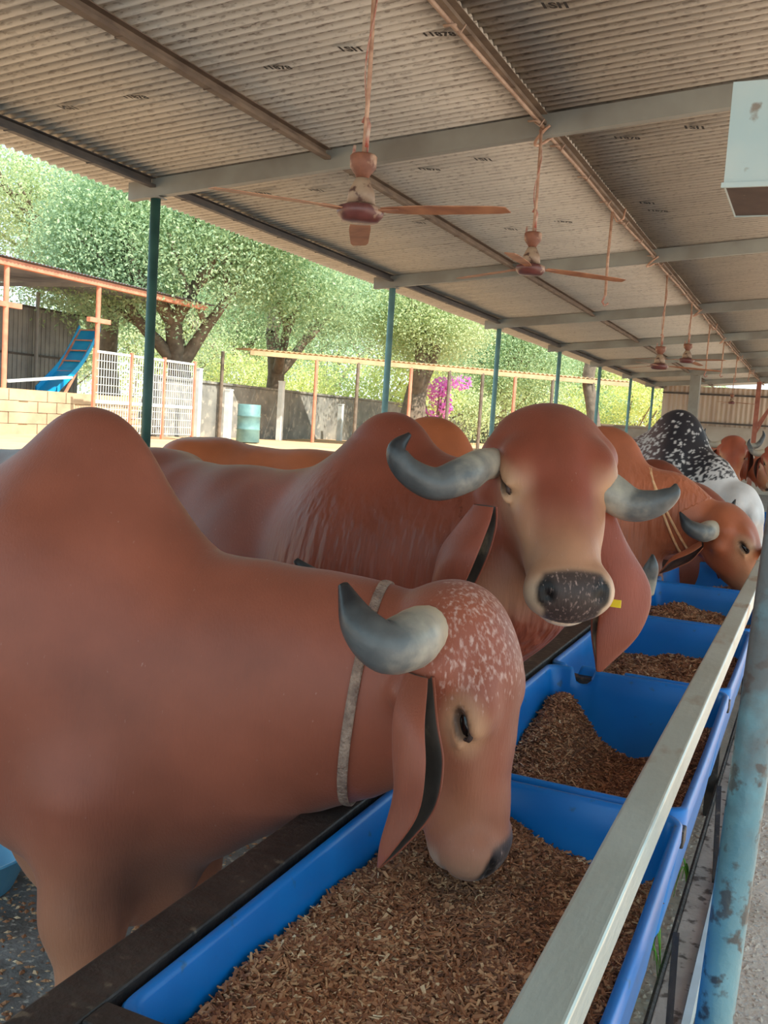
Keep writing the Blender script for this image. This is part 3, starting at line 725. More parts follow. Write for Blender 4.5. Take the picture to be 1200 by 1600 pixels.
# ------------------------------------------------------------------ signed-distance modelling for the animals
class Field:
    def __init__(s, X, Y, Z):
        s.ax = (X, Y, Z); s.F = np.full((len(X), len(Y), len(Z)), 10.0, dtype=np.float32)
    def sl(s, lo, hi):
        out = []
        for a, l, h in zip(s.ax, lo, hi):
            i0 = max(0, np.searchsorted(a, l) - 1); i1 = min(len(a), np.searchsorted(a, h) + 1)
            if i1 - i0 < 1: return None
            out.append(slice(i0, i1))
        return tuple(out)
    def grid(s, sl, c):
        return (s.ax[0][sl[0]][:, None, None] - c[0], s.ax[1][sl[1]][None, :, None] - c[1], s.ax[2][sl[2]][None, None, :] - c[2])
    def comb(s, sl, d, k, sub=False):
        f = s.F[sl]
        if sub:
            a = -f; h = np.maximum(k - np.abs(a - d), 0) / k; s.F[sl] = -(np.minimum(a, d) - h * h * k * .25)
        else:
            h = np.maximum(k - np.abs(f - d), 0) / k; s.F[sl] = np.minimum(f, d) - h * h * k * .25
    def ell(s, c, ax, r, k=.04, sub=False):
        """ellipsoid: centre, 3 unit axes (rows), radii"""
        c = np.asarray(c, float); ax = np.asarray(ax, float); r = np.asarray(r, float)
        ext = np.sqrt(((ax * r[:, None]) ** 2).sum(0)) + k + .03
        sl = s.sl(c - ext, c + ext)
        if sl is None: return
        gx, gy, gz = s.grid(sl, c)
        q = [gx * a[0] + gy * a[1] + gz * a[2] for a in ax]
        k0 = np.sqrt(sum((qq / rr) ** 2 for qq, rr in zip(q, r))) + 1e-9
        k1 = np.sqrt(sum((qq / rr ** 2) ** 2 for qq, rr in zip(q, r))) + 1e-9
        s.comb(sl, k0 * (k0 - 1) / k1, k, sub)
    def seg(s, a, b, ra, rb, side=None, fl=1.0, k=.04):
        """round cone from a to b; along unit vector side its radius is multiplied by fl"""
        a = np.asarray(a, float); b = np.asarray(b, float); R = max(ra, rb) * max(1, fl) + k + .03
        sl = s.sl(np.minimum(a, b) - R, np.maximum(a, b) + R)
        if sl is None: return
        gx, gy, gz = s.grid(sl, a); d = b - a; L2 = float(d @ d) + 1e-9
        t = np.clip((gx * d[0] + gy * d[1] + gz * d[2]) / L2, 0, 1)
        px, py, pz = gx - t * d[0], gy - t * d[1], gz - t * d[2]
        r = ra + (rb - ra) * t
        if side is None or fl == 1.0:
            dist = np.sqrt(px * px + py * py + pz * pz) - r
        else:
            q = px * side[0] + py * side[1] + pz * side[2]; n2 = px * px + py * py + pz * pz - q * q
            k0 = np.sqrt(np.maximum(n2, 0) / r ** 2 + q * q / (r * fl) ** 2) + 1e-9
            k1 = np.sqrt(np.maximum(n2, 0) / r ** 4 + q * q / (r * fl) ** 4) + 1e-9
            dist = k0 * (k0 - 1) / k1
        s.comb(sl, dist, k)
    def chain(s, pts, rad, side=None, fl=1.0, k=.04):
        fls = fl if hasattr(fl, '__len__') else [fl] * len(pts)
        for i in range(len(pts) - 1): s.seg(pts[i], pts[i + 1], rad[i], rad[i + 1], side, (fls[i] + fls[i + 1]) / 2, k)
    def mesh(s, smooth=1):
        F = s.F; ins = F < 0; nx, ny, nz = F.shape
        cnt = np.zeros((nx - 1, ny - 1, nz - 1), np.uint8)
        offs = [(i, j, k) for i in (0, 1) for j in (0, 1) for k in (0, 1)]
        for (i, j, k) in offs: cnt += ins[i:nx - 1 + i, j:ny - 1 + j, k:nz - 1 + k]
        idx = np.argwhere((cnt > 0) & (cnt < 8)); N = len(idx)
        vals = np.stack([F[idx[:, 0] + i, idx[:, 1] + j, idx[:, 2] + k] for (i, j, k) in offs], 1)
        P = np.stack([np.stack([s.ax[0][idx[:, 0] + i], s.ax[1][idx[:, 1] + j], s.ax[2][idx[:, 2] + k]], 1) for (i, j, k) in offs], 1)
        acc = np.zeros((N, 3)); c = np.zeros(N)
        for a in range(8):
            for b_ in range(a + 1, 8):
                if sum(x != y for x, y in zip(offs[a], offs[b_])) != 1: continue
                va, vb = vals[:, a], vals[:, b_]; m = (va < 0) != (vb < 0)
                t = (va[m] / (va[m] - vb[m]))[:, None]
                acc[m] += P[m, a] * (1 - t) + P[m, b_] * t; c[m] += 1
        V = acc / c[:, None]
        ids = np.full(cnt.shape, -1, np.int64); ids[idx[:, 0], idx[:, 1], idx[:, 2]] = np.arange(N)
        Q = []
        for axn in range(3):
            A = np.moveaxis(ins, axn, 0); I = np.moveaxis(ids, axn, 0)
            df = A[:-1] != A[1:]; e = np.argwhere(df[:, 1:-1, 1:-1]) + np.array([0, 1, 1])
            q = np.stack([I[e[:, 0], e[:, 1] - 1, e[:, 2] - 1], I[e[:, 0], e[:, 1], e[:, 2] - 1], I[e[:, 0], e[:, 1], e[:, 2]], I[e[:, 0], e[:, 1] - 1, e[:, 2]]], 1)
            flip = A[e[:, 0], e[:, 1], e[:, 2]] ^ (axn == 1)
            q[~flip] = q[~flip][:, ::-1]; Q.append(q)
        Q = np.concatenate(Q); Q = Q[(Q >= 0).all(1)]
        for _ in range(smooth):
            S = np.zeros_like(V); W = np.zeros(len(V))
            for a, b_ in ((0, 1), (1, 2), (2, 3), (3, 0)):
                np.add.at(S, Q[:, a], V[Q[:, b_]]); np.add.at(W, Q[:, a], 1)
                np.add.at(S, Q[:, b_], V[Q[:, a]]); np.add.at(W, Q[:, b_], 1)
            V = .5 * V + .5 * S / np.maximum(W, 1)[:, None]
        return V, Q
def axis(lo, hi, flo, fhi, c, f):
    out = [lo]; x = lo
    while x < hi:
        x += f if flo - 1e-9 <= x < fhi else c
        out.append(x)
    return np.array(out)
def unit(v): v = np.asarray(v, float); return v / np.linalg.norm(v)
def smooth_pts(pts, n=8):
    P = [np.asarray(p, float) for p in pts]; P = [2 * P[0] - P[1]] + P + [2 * P[-1] - P[-2]]; out = []
    for i in range(1, len(P) - 2):
        for k in range(n):
            t = k / n; a, b_, c, d = P[i - 1:i + 3]
            out.append(.5 * (2 * b_ + (c - a) * t + (2 * a - 5 * b_ + 4 * c - d) * t * t + (3 * b_ - a - 3 * c + d) * t ** 3))
    out.append(P[-2]); return out

def horn(pts, rads, parent, t0=0.0, t1=1.0):
    q = smooth_pts([list(p) + [r] for p, r in zip(pts, rads)], 8)
    b = MB(); n = 20; b.tube([p[:3] for p in q], [max(.002, p[3]) for p in q], n)
    # rounded tip
    tint = np.repeat(np.linspace(t0, t1, len(q)), n)
    o = np_mesh_from(b, 'horn', M['horn'], parent, {'tint': tint}); return o
def np_mesh_from(b, name, m, parent, attrs):
    off = WL[parent.name]; me = bpy.data.meshes.new(name)
    me.from_pydata([(v[0] - off.x, v[1] - off.y, v[2] - off.z) for v in b.v], [], b.f); me.materials.append(m)
    me.polygons.foreach_set('use_smooth', [True] * len(me.polygons))
    for an, arr in attrs.items():
        a = me.attributes.new(an, 'FLOAT', 'POINT'); a.data.foreach_set('value', np.asarray(arr, np.float32))
    o = bpy.data.objects.new(name, me); C.objects.link(o); o.parent = parent; WL[o.name] = off; return o

def ear(center, widths, openv, sidev, parent, coat, inner, op=1.0, curl=None):
    """hanging leaf ear: centre line, half widths, direction the fold opens towards, side direction"""
    nseg = 6; cl = smooth_pts([list(c) + [w_] for c, w_ in zip(center, widths)], nseg); m = len(cl); K = 21
    openv = unit(openv); sidev = unit(sidev); outer = []; innr = []
    for i, c in enumerate(cl):
        t = i / (m - 1); gap = math.radians(24 + 88 * math.sin(min(1, t * 1.25) * math.pi / 2) * op)
        R = c[3]; p = np.array(c[:3])
        for k in range(K):
            a = gap + (2 * math.pi - 2 * gap) * k / (K - 1)
            d = openv * math.cos(a) * .95 + sidev * math.sin(a) * .42
            wob = 1 + .06 * math.sin(9 * t + k)
            outer.append(p + d * R * wob); innr.append(p + d * (R * wob - .0075) if R > .012 else p + d * R * .4)
    V = np.array(outer + innr); F_ = []; mi = []; o2 = m * K
    for i in range(m - 1):
        for k in range(K - 1):
            a = i * K + k; F_.append((a, a + K, a + K + 1, a + 1)); mi.append(0)
            F_.append((o2 + a, o2 + a + 1, o2 + a + K + 1, o2 + a + K)); mi.append(1)
        for k in (0, K - 1):
            a = i * K + k; F_.append((a, o2 + a, o2 + a + K, a + K) if k == 0 else (a, a + K, o2 + a + K, o2 + a)); mi.append(0)
    for k in range(K - 1):
        a = (m - 1) * K + k; F_.append((a, o2 + a, o2 + a + 1, a + 1)); mi.append(0)
    col = np.tile(np.array(coat[:3]), (len(V), 1))
    o = np_mesh('ear', V, F_, [M['coat'], inner], parent, attrs={'col': col, 'grizzle': np.zeros(len(V)), 'fold': np.zeros(len(V))}, mi=mi)
    md = o.modifiers.new('s', 'SUBSURF'); md.levels = 1; md.render_levels = 1
    return o

def smoothstep(a, b_, x):
    t = np.clip((x - a) / (b_ - a), 0, 1); return t * t * (3 - 2 * t)

def make_cow(label, hump, heading, poll, Fv, Lv, coat, cream=lin(222, 178, 138), head_s=1.0, neck=None, res=(.02, .01), seed=0, group='Gir cattle at the feeding tubs',
             horns=None, ears=None, speckle=None, grizzle=0.0, fold=0.0, head_hi=True, back_len=1.2, bs=1.0, standing=False, headcol=None, creamk=1.0, widths=1.0, hump_r=None, brisket=(.12, .26, .58), eyes=True, legf=0.0, scuffs=()):
    hump = np.asarray(hump, float); f = unit([heading[0], heading[1], 0]); l = np.array([-f[1], f[0], 0]); u = np.array([0, 0, 1.0])
    zs = hump[2] / 1.42; O = np.array([hump[0], hump[1], 0])
    B = lambda x, y, z: O + f * (x * bs) + l * (y * bs * widths) + u * (z * zs)
    root = thing('cow', O, label, 'cow', group)
    Fv = unit(Fv); Lv = np.asarray(Lv, float); Lv = unit(Lv - Fv * (Lv @ Fv)); Uv = np.cross(Fv, Lv)
    if Uv @ f < 0 and Uv[2] < .2: Uv = -Uv
    hs = head_s; poll = np.asarray(poll, float)
    Hd = lambda a, b_, c: poll + Fv * (a * hs) + Uv * (b_ * hs) + Lv * (c * hs)
    HA = np.array([Fv, Uv, Lv])
    # grid
    c0 = np.minimum(B(-1.5, 0, 0), np.minimum(B(.45, 0, 0), Hd(.1, 0, 0))) ; c1 = np.maximum(B(-1.5, 0, 0), np.maximum(B(.45, 0, 0), Hd(.1, 0, 0)))
    lo = c0 - .50; hi = c1 + .50; lo[2] = 0.0; hi[2] = max(hump[2], poll[2]) + .18
    hc = [Hd(a, b_, c) for a in (-.06, .54) for b_ in (-.2, .13) for c in (-.18, .18)]
    hlo = np.min(hc, 0); hhi = np.max(hc, 0); lo = np.minimum(lo, hlo); hi = np.maximum(hi, hhi); lo[2] = -.02
    A = [axis(lo[i], hi[i], hlo[i], hhi[i], res[0], res[1]) for i in range(3)]
    G = Field(*A); I3 = np.eye(3); BA = np.array([f, l, u])
    # trunk
    bl = back_len
    G.chain([B(-.05, 0, .93), B(-.35 * bl, 0, .89), B(-.75 * bl, 0, .87), B(-1.0 * bl, 0, .93)], [.27, .31, .315, .25], l, .88, k=.1)
    G.chain([B(-.1, 0, 1.12), B(-.5 * bl, 0, 1.10), B(-.9 * bl, 0, 1.12), B(-1.05 * bl, 0, 1.13)], [.12, .10, .11, .12], l, 1.2, k=.12)
    for sg in (-1, 1):
        G.ell(B(-.98 * bl, sg * .17, 1.16), BA, (.10, .07, .07), k=.12)
        G.ell(B(-1.0 * bl, sg * .13, .88), BA, (.22, .14, .26), k=.1)
        # shoulder blade
        G.ell(B(-.02, sg * .15, .90), BA, (.17, .10, .32), k=.1)
        G.ell(B(.10, sg * .12, .72), BA, (.12, .10, .15), k=.08)
        # fore leg
        G.chain([B(.04 + legf, sg * .15, .72), B(.05 + legf, sg * .16, .50), B(.08 + legf, sg * .16, .36), B(.07 + legf, sg * .16, .33)], [.10, .066, .05, .052], k=.06)
        G.chain([B(.07 + legf, sg * .16, .34), B(.06 + legf, sg * .16, .14), B(.075 + legf, sg * .16, .085)], [.047, .033, .038], k=.03)
        G.seg(B(.085 + legf, sg * .16, .075), B(.115 + legf, sg * .16, .035), .038, .047, k=.02)
        # hind leg
        G.chain([B(-1.04 * bl, sg * .15, .80), B(-.92 * bl, sg * .17, .62)], [.17, .12], k=.08)
        G.chain([B(-.92 * bl, sg * .17, .62), B(-1.12 * bl, sg * .17, .40), B(-1.14 * bl, sg * .17, .37)], [.11, .058, .052], k=.06)
        G.chain([B(-1.13 * bl, sg * .17, .38), B(-1.09 * bl, sg * .17, .14), B(-1.07 * bl, sg * .17, .085)], [.048, .035, .04], k=.03)
        G.seg(B(-1.06 * bl, sg * .17, .075), B(-1.03 * bl, sg * .17, .035), .038, .047, k=.02)
    # tail
    G.chain([B(-1.16 * bl, 0, 1.10), B(-1.27 * bl, 0, .95), B(-1.30 * bl, 0, .6), B(-1.29 * bl, 0, .38)], [.035, .025, .018, .03], k=.03)
    # hump
    hr = hump_r or (.20, .105, .20)
    G.ell(B(0, 0, 1.42) - u * hr[2], BA, hr, k=.11)
    G.ell(B(-.05, 0, 1.10), BA, (.30, .15, .18), k=.12)
    # chest and dewlap
    G.ell(B(.12, 0, .76), BA, (.22, .17, .26), k=.1)
    G.ell(B(brisket[0], 0, brisket[2]), BA, (brisket[1], .075, .20), k=.09)
    # neck
    if neck is None:
        a = B(.08, 0, 1.0); hb = Hd(.07, -.09, 0); mid = (a + hb) / 2 + u * .05
        neck = [(a, .24, .6), (mid, .19, .6), (hb, .135, .72)]
    P = [np.asarray(n_[0], float) for n_ in neck]; R = [n_[1] for n_ in neck]; FL = [n_[2] for n_ in neck]
    for i in range(len(P) - 1):
        d = unit(P[i + 1] - P[i]); w1 = l if i < len(P) - 2 else unit(l + Lv * (1 if l @ Lv > 0 else -1)); sd_ = unit(w1 - d * (w1 @ d))
        G.seg(P[i], P[i + 1], R[i], R[i + 1], sd_, (FL[i] + FL[i + 1]) / 2, k=.09)
    # head
    E = lambda c, r, k=.03, sub=False: G.ell(Hd(*c), HA, np.array(r) * hs, k * hs, sub)
    E((.125, -.042, 0), (.165, .125, .128), .03)
    E((.04, -.03, 0), (.075, .085, .125), .05)
    G.chain([Hd(.13, -.03, 0), Hd(.27, -.035, 0), Hd(.38, -.035, 0), Hd(.45, -.035, 0)], [.105 * hs, .082 * hs, .066 * hs, .060 * hs], Lv, 1.02, k=.05)
    G.chain([Hd(.12, -.125, 0), Hd(.27, -.105, 0), Hd(.43, -.07, 0)], [.062 * hs, .048 * hs, .042 * hs], Lv, 1.15, k=.05)
    for sg in (-1, 1):
        E((.17, -.10, sg * .062), (.10, .075, .042), .05)
        E((.165, .034, sg * .094), (.058, .034, .036), .035)          # brow
        E((.255, -.010, sg * .072), (.075, .024, .018), .03)         # cheek ridge
        E((.452, -.016, sg * .056), (.045, .040, .036), .03)         # nostril wing
        E((.092, -.030, sg * .118), (.046, .046, .042), .035)          # horn boss
        E((.140, -.085, sg * .118), (.035, .035, .04), .03)           # ear root
        E((.200, .014, sg * .126), (.028, .014, .020), .012, True)  # eye socket
        E((.213, .000, sg * .114), (.034, .009, .014), .012)        # lower lid
        E((.188, .034, sg * .112), (.038, .010, .018), .012)         # upper lid
        E((.488, .010, sg * .052), (.024, .015, .018), .008, True); E((.470, .022, sg * .062), (.020, .010, .008), .008, True)   # nostril with its upper slit
    E((.458, -.034, 0), (.050, .064, .084), .03)
    E((.455, -.088, 0), (.042, .026, .050), .015)
    E((.495, -.068, 0), (.03, .004, .07), .01, True)                 # mouth line
    V, Q = G.mesh(1)
    V[:, 2] = np.maximum(V[:, 2], 0.0)
    # coat colours from positions on the animal
    hl = (V - poll); a_ = hl @ Fv / hs; b_ = hl @ Uv / hs; c_ = hl @ Lv / hs
    inhead = (a_ > -.08) & (a_ < .6) & (np.abs(c_) < .2) & (b_ > -.26) & (b_ < .2)
    body = (V - O); bx_ = body @ f / bs; bz_ = body[:, 2] / zs
    col = np.tile(np.array(coat[:3]), (len(V), 1)); cr = np.array(cream[:3])
    def blend(mask, cc): 
        nonlocal col
        mask = np.clip(mask, 0, 1)[:, None]; col = col * (1 - mask) + np.array(cc[:3]) * mask
    blend(smoothstep(.75, .35, bz_) * .35 * (bz_ < .8), cream)
    n1 = np.sin(V[:, 0] * 9 + seed) * np.sin(V[:, 1] * 7 + 2 * seed) * np.sin(V[:, 2] * 8)
    blend((n1 * .5 + .2) * .25, np.array(coat[:3]) * .72)
    hm = inhead.astype(float) * smoothstep(-.19, -.12, b_ + .10 * a_)
    if headcol is not None: blend(hm * smoothstep(-.04, .05, a_), headcol)
    blend(hm * smoothstep(.25, .42, a_) * .42 * creamk, cream)
    blend(hm * smoothstep(.42, .49, a_) * .65 * creamk, lin(232, 206, 176))
    for sg in (-1, 1):
        d = np.sqrt(((a_ - .205) / .07) ** 2 + ((b_ - .018) / .045) ** 2 + ((c_ - sg * .12) / .05) ** 2)
        blend(hm * smoothstep(1.25, .5, d) * .55, cream)
        d = np.sqrt(((a_ - .198) / .034) ** 2 + ((b_ - .014) / .015) ** 2 + ((c_ - sg * .125) / .03) ** 2)
        blend(hm * smoothstep(1.25, .8, d) * .9, lin(46, 32, 28))
        d = np.sqrt(((a_ - .488) / .030) ** 2 + ((b_ - .006) / .022) ** 2 + ((c_ - sg * .053) / .024) ** 2)
        blend(hm * smoothstep(1.3, .7, d), lin(30, 22, 20))
    nose = hm * smoothstep(.440, .458, a_ + .25 * b_) * smoothstep(-.072, -.060, b_) * smoothstep(.066, .052, np.abs(c_) - .10 * (b_ + .02) - .0)
    blend(nose, lin(70, 56, 52))
    for sg in (-1, 1):
        d = np.sqrt(((a_ - .478) / .030) ** 2 + ((b_ - .016) / .020) ** 2 + ((c_ - sg * .056) / .022) ** 2)
        blend(hm * smoothstep(1.25, .7, d), lin(24, 18, 17))
    blend(hm * smoothstep(.045, .085, np.abs(c_)) * smoothstep(.16, .24, a_) * smoothstep(.46, .36, a_) * smoothstep(-.10, -.03, b_) * .30 * creamk, cream)
    blend(hm * smoothstep(.05, .01, np.abs(c_)) * smoothstep(.40, .28, a_) * smoothstep(.0, .05, b_) * .30, np.array(coat[:3]) * .62)
    blend(hm * smoothstep(-.070, -.082, b_) * smoothstep(.43, .47, a_) * .9 * creamk, lin(236, 216, 196))
    blend((bz_ < .055).astype(float), lin(56, 46, 42))
    blend(((bx_ < -1.2 * bl) & (bz_ < .5)).astype(float), lin(40, 30, 28))
    gz_ = np.zeros(len(V))
    if grizzle: gz_ += hm * smoothstep(.24, .10, a_) * smoothstep(-.08, .02, b_) * grizzle
    gz_ += nose * .40
    fo = np.zeros(len(V))
    if fold: fo = smoothstep(-.25, .05, bx_) * smoothstep(1.32, 1.1, bz_) * (1 - hm) * fold
    for (sp_, sr_, sa_) in scuffs: gz_ += smoothstep(1.0, .3, np.linalg.norm((V - np.array(sp_)) / np.array(sr_), axis=1)) * sa_
    if speckle is not None: col, gz_ = speckle(V, bx_, bz_, a_, col, gz_, inhead)
    bo = np_mesh('body', V, Q, M['coat'], root, attrs={'col': col, 'grizzle': gz_, 'fold': fo})
    if eyes:
        bvh = BVHTree.FromPolygons([tuple(v) for v in V], [tuple(map(int, q)) for q in Q])
        for sg in (-1, 1):
            st_ = Hd(.200, .015, sg * .30); hit = bvh.ray_cast(V3(st_), V3(-Lv * sg), .4)
            sp_ = np.array(hit[0]) if hit[0] is not None else Hd(.200, .015, sg * .112)
            e_ = MB(); c = sp_ - Lv * sg * .006 * hs; n = 14
            e_.lathe((0, 0, 0), [(max(.0005, math.sin(math.pi * k / n)), -math.cos(math.pi * k / n)) for k in range(n + 1)], 18)
            e_.v = [tuple(c + HA.T @ (np.array([v[0] * .025, v[1] * .015, v[2] * .014]) * hs)) for v in e_.v]
            eo_ = e_.build('eye', M['eye'], root, smooth=True)
            rg_ = []
            for k in range(25):
                a = 2 * math.pi * k / 24; up_ = math.sin(a)
                rg_.append(c + HA.T @ (np.array([math.cos(a) * .029, up_ * (.0125 if up_ > 0 else .015) + .002, sg * (.006 + (.004 if up_ > 0 else 0))]) * hs))
            MB().tube(rg_, [.0050 * hs if math.sin(2 * math.pi * k / 24) > 0 else .0035 * hs for k in range(25)], 8, cap=False).build('eyelid', M['lid'], eo_, smooth=True)
    if horns:
        for (pts, rad, t0, t1) in horns: horn(pts, rad, root, t0, t1)
    if ears:
        for (cl, wd, ov, sv, inn, op) in ears: ear(cl, wd, ov, sv, root, coat, inn, op)
    return root, bo, Hd, B, V, Q

def auto_horns(Hd, spread=.16, up=.12):
    out = []
    for sg in (-1, 1):
        out.append(([Hd(.055, -.01, sg * .11), Hd(.06, -.03, sg * .19), Hd(.03, -.03, sg * .25), Hd(-.05, -.01, sg * .29), Hd(-.10, .02, sg * .28)], [.042, .036, .03, .02, .004], .05, 1.0))
    return out

def neck_ring(V, Q, c, d, wd, th, name, mats, root, n=64, strands=1):
    """a band laid round the neck on the body surface: centre, plane normal"""
    bvh = BVHTree.FromPolygons([tuple(v) for v in V], [tuple(map(int, q)) for q in Q])
    c = np.asarray(c, float); d = unit(d); ref = np.array([0, 0, 1.0]) if abs(d[2]) < .9 else np.array([1.0, 0, 0])
    e1 = unit(ref - d * (ref @ d)); e2 = np.cross(d, e1); ring = []
    for k in range(n):
        a = 2 * math.pi * k / n; dr = e1 * math.cos(a) + e2 * math.sin(a)
        hit = bvh.ray_cast(V3(c + dr * .6), V3(-dr), .6)
        ring.append(np.array(hit[0]) + dr * th if hit[0] is not None else c + dr * .15)
    rr = np.array(ring)
    for _ in range(2): rr = .5 * rr + .25 * (np.roll(rr, 1, 0) + np.roll(rr, -1, 0))
    b = MB(); m = 6
    for k in range(n):
        dr = unit(rr[k] - c)
        for (i, j) in ((-1, -.6), (1, -.6), (1, .6), (.4, 1), (-.4, 1), (-1, .6)): b.v.append(tuple(rr[k] + d * (i * wd / 2) + dr * (j * th)))
    for k in range(n):
        for i in range(m):
            a = k * m + i; b_ = k * m + (i + 1) % m; c2 = ((k + 1) % n) * m + (i + 1) % m; d2 = ((k + 1) % n) * m + i
            b.f.append((a, b_, c2, d2))
    b.mi = [0] * len(b.f); return b.build(name, mats, root, smooth=True)

# ------------------------------------------------------------------ cow A: front, eating from the nearest full tub
YA = 1.50
coatA = lin(146, 80, 60)
pollA = (-.505, YA, 1.155); FA = unit((.185, -.02, -1.0)); LA = (0, 1, 0)
hA = lambda x, z, y: (x, y, z)
hornA1 = ([atD(690, 978, 1.62), atD(658, 988, 1.50), atD(638, 1002, 1.43), atD(600, 1010, 1.38), atD(562, 975, 1.38), atD(536, 914, 1.41)], [.034, .042, .044, .038, .029, .008], -.1, 1.1)
hornA2 = ([atD(600, 970, 1.72), atD(540, 950, 1.82), atD(500, 915, 1.85), atD(462, 875, 1.86)], [.036, .034, .026, .006], .1, 1.05)
earA = ([atD(655, 1052, 1.49), atD(650, 1120, 1.43), atD(655, 1190, 1.41), atD(648, 1260, 1.41), atD(612, 1325, 1.42), atD(592, 1356, 1.43)], [.034, .048, .060, .052, .026, .004],
        (.88, -.48, 0), (.48, .88, 0), M['ear_in_grey'], 0.36)
earA2 = ([(-.52, YA + .12, 1.05), (-.52, YA + .18, .98), (-.52, YA + .19, .88), (-.52, YA + .17, .80)], [.03, .05, .05, .006], (.8, .6, 0), (-.6, .8, 0), M['ear_in_grey'], .6)
neckA = [((-1.20, YA, .90), .33, .60), ((-1.02, YA, .90), .265, .58), ((-.86, YA, .95), .205, .60), ((-.70, YA, .985), .170, .60), ((-.56, YA, 1.03), .125, .75)]
cowA = make_cow('reddish brown cow nearest the camera, head down in the nearest tub', (-1.31, YA, 1.44), (1, 0), pollA, FA, LA, coatA, head_s=.88, creamk=.3, neck=neckA, res=(.016, .0065), seed=1,
                horns=[hornA1, hornA2], ears=[earA, earA2], grizzle=.62, hump_r=(.17, .10, .22), brisket=(.05, .25, .585), legf=.11, scuffs=[(atD(580, 1105, 1.46), (.03, .08, .035), 1.0), (atD(395, 1255, 1.55), (.02, .1, .05), .8)])
neck_ring(cowA[4], cowA[5], (-.675, YA, .98), (1, .22, -.10), .017, .003, 'neck_band', M['rope'], cowA[0])

# ------------------------------------------------------------------ cow B: facing the camera
coatB = lin(140, 70, 50)
pollB = (-.58, 2.20, 1.475); muzB = np.array((-.40, 1.88, 1.065))
FB = unit(muzB - np.array(pollB)); LB = (.91, .42, 0)
hB1 = ([atD(785, 722, 2.22), atD(752, 727, 2.09), atD(725, 742, 2.02), atD(680, 756, 2.0), atD(637, 735, 1.98), atD(620, 703, 1.97), atD(640, 678, 1.98)], [.034, .036, .039, .035, .029, .021, .005], .25, 1.05)
hB2 = ([atD(925, 745, 2.18), atD(948, 765, 2.12), atD(985, 788, 2.1), atD(1022, 787, 2.07), atD(1050, 772, 2.05), atD(1056, 757, 2.06)], [.034, .042, .038, .03, .018, .004], .25, .95)
eB1 = ([atD(758, 790, 2.06), atD(745, 825, 2.06), atD(725, 870, 2.06), atD(705, 920, 2.08), atD(690, 960, 2.10)], [.035, .055, .075, .06, .008], (.92, -.40, 0), (.40, .92, 0), M['ear_in_grey'], .22)
eB2 = ([atD(935, 795, 2.14), atD(948, 850, 2.15), atD(968, 920, 2.16), atD(958, 990, 2.15), atD(935, 1050, 2.14)], [.035, .055, .075, .062, .008], (-.85, -.52, 0), (.52, -.85, 0), M['ear_in_grey'], .16)
neckB = [((-1.0, 2.28, 1.02), .31, .66), ((-.85, 2.26, 1.06), .28, .62), ((-.70, 2.24, 1.14), .23, .66), ((-.60, 2.22, 1.28), .14, .9)]
cowB = make_cow('red brown cow with raised head facing the camera, second along the tubs', (-1.02, 2.31, 1.475), (1.11, -.40), pollB, FB, LB, coatB, head_s=.99, neck=neckB, res=(.016, .0065), seed=2,
                horns=[hB1, hB2], ears=[eB1, eB2], fold=1.0, hump_r=(.165, .10, .20), widths=.95)
# yellow ear tag behind the muzzle
p = atD(962, 943, 2.02); MB().box(p[0] - .011, p[0] + .011, p[1] - .002, p[1] + .002, p[2] - .008, p[2] + .008).build('ear_tag', mat('tag_yellow', lin(240, 210, 40)), cowB[0])

# ------------------------------------------------------------------ cow D: behind cow B, head low in the fourth tub
hd = lambda: None
def std_cow(label, hump, poll, Fv, Lv, coat, head_s=1.0, heading=(1, 0), horn_=True, ear_=True, inner='ear_in_dark', **k):
    Fu = unit(Fv); Lu = np.asarray(Lv, float); Lu = unit(Lu - Fu * (Lu @ Fu)); Uu = np.cross(Fu, Lu); ff = np.array([heading[0], heading[1], 0])
    if Uu @ ff < 0 and Uu[2] < .2: Uu = -Uu
    H = lambda a, b_, c: np.asarray(poll, float) + (Fu * a + Uu * b_ + Lu * c) * head_s
    hs_ = auto_horns(H) if horn_ is True else horn_
    es = []
    if ear_ is True:
        for sg in (-1, 1):
            r0 = H(.10, -.06, sg * .14); out_ = Lu * sg
            cl = [r0, r0 + out_ * .04 + np.array([0, 0, -.05]), r0 + out_ * .05 + np.array([0, 0, -.15]), r0 + out_ * .03 + np.array([0, 0, -.25])]
            es.append((cl, [.03 * head_s, .05 * head_s, .055 * head_s, .006], unit(Uu + out_ * .3 + np.array([0, 0, .01])), unit(np.cross(Uu, [0, 0, 1.0]) + 1e-3), M[inner], .5))
    elif ear_: es = ear_
    return make_cow(label, hump, heading, poll, Fv, Lv, coat, head_s=head_s, horns=hs_, ears=es, **k)
down = (.16, 0, -1.0)
pD = np.array((-.76, 3.97, 1.00))
hornD = [([atY(1008, 925, 3.7), atY(1012, 905, 3.68), atY(1018, 885, 3.66), atY(1020, 866, 3.66)], [.034, .034, .026, .004], .1, .95),
         ([pD + (0, .10, -.04), pD + (0, .18, -.02), pD + (-.02, .24, .05), pD + (-.04, .22, .14)], [.038, .034, .024, .004], .1, 1)]
std_cow('orange brown cow behind the facing cow, only hump, back and a horn showing', (-1.55, 3.95, 1.485), pD, (.3, -.05, -1), (0, 1, 0), lin(178, 98, 60), head_s=.95, res=(.026, .014), seed=3, horn_=hornD, heading=(1, -.03), back_len=1.25)

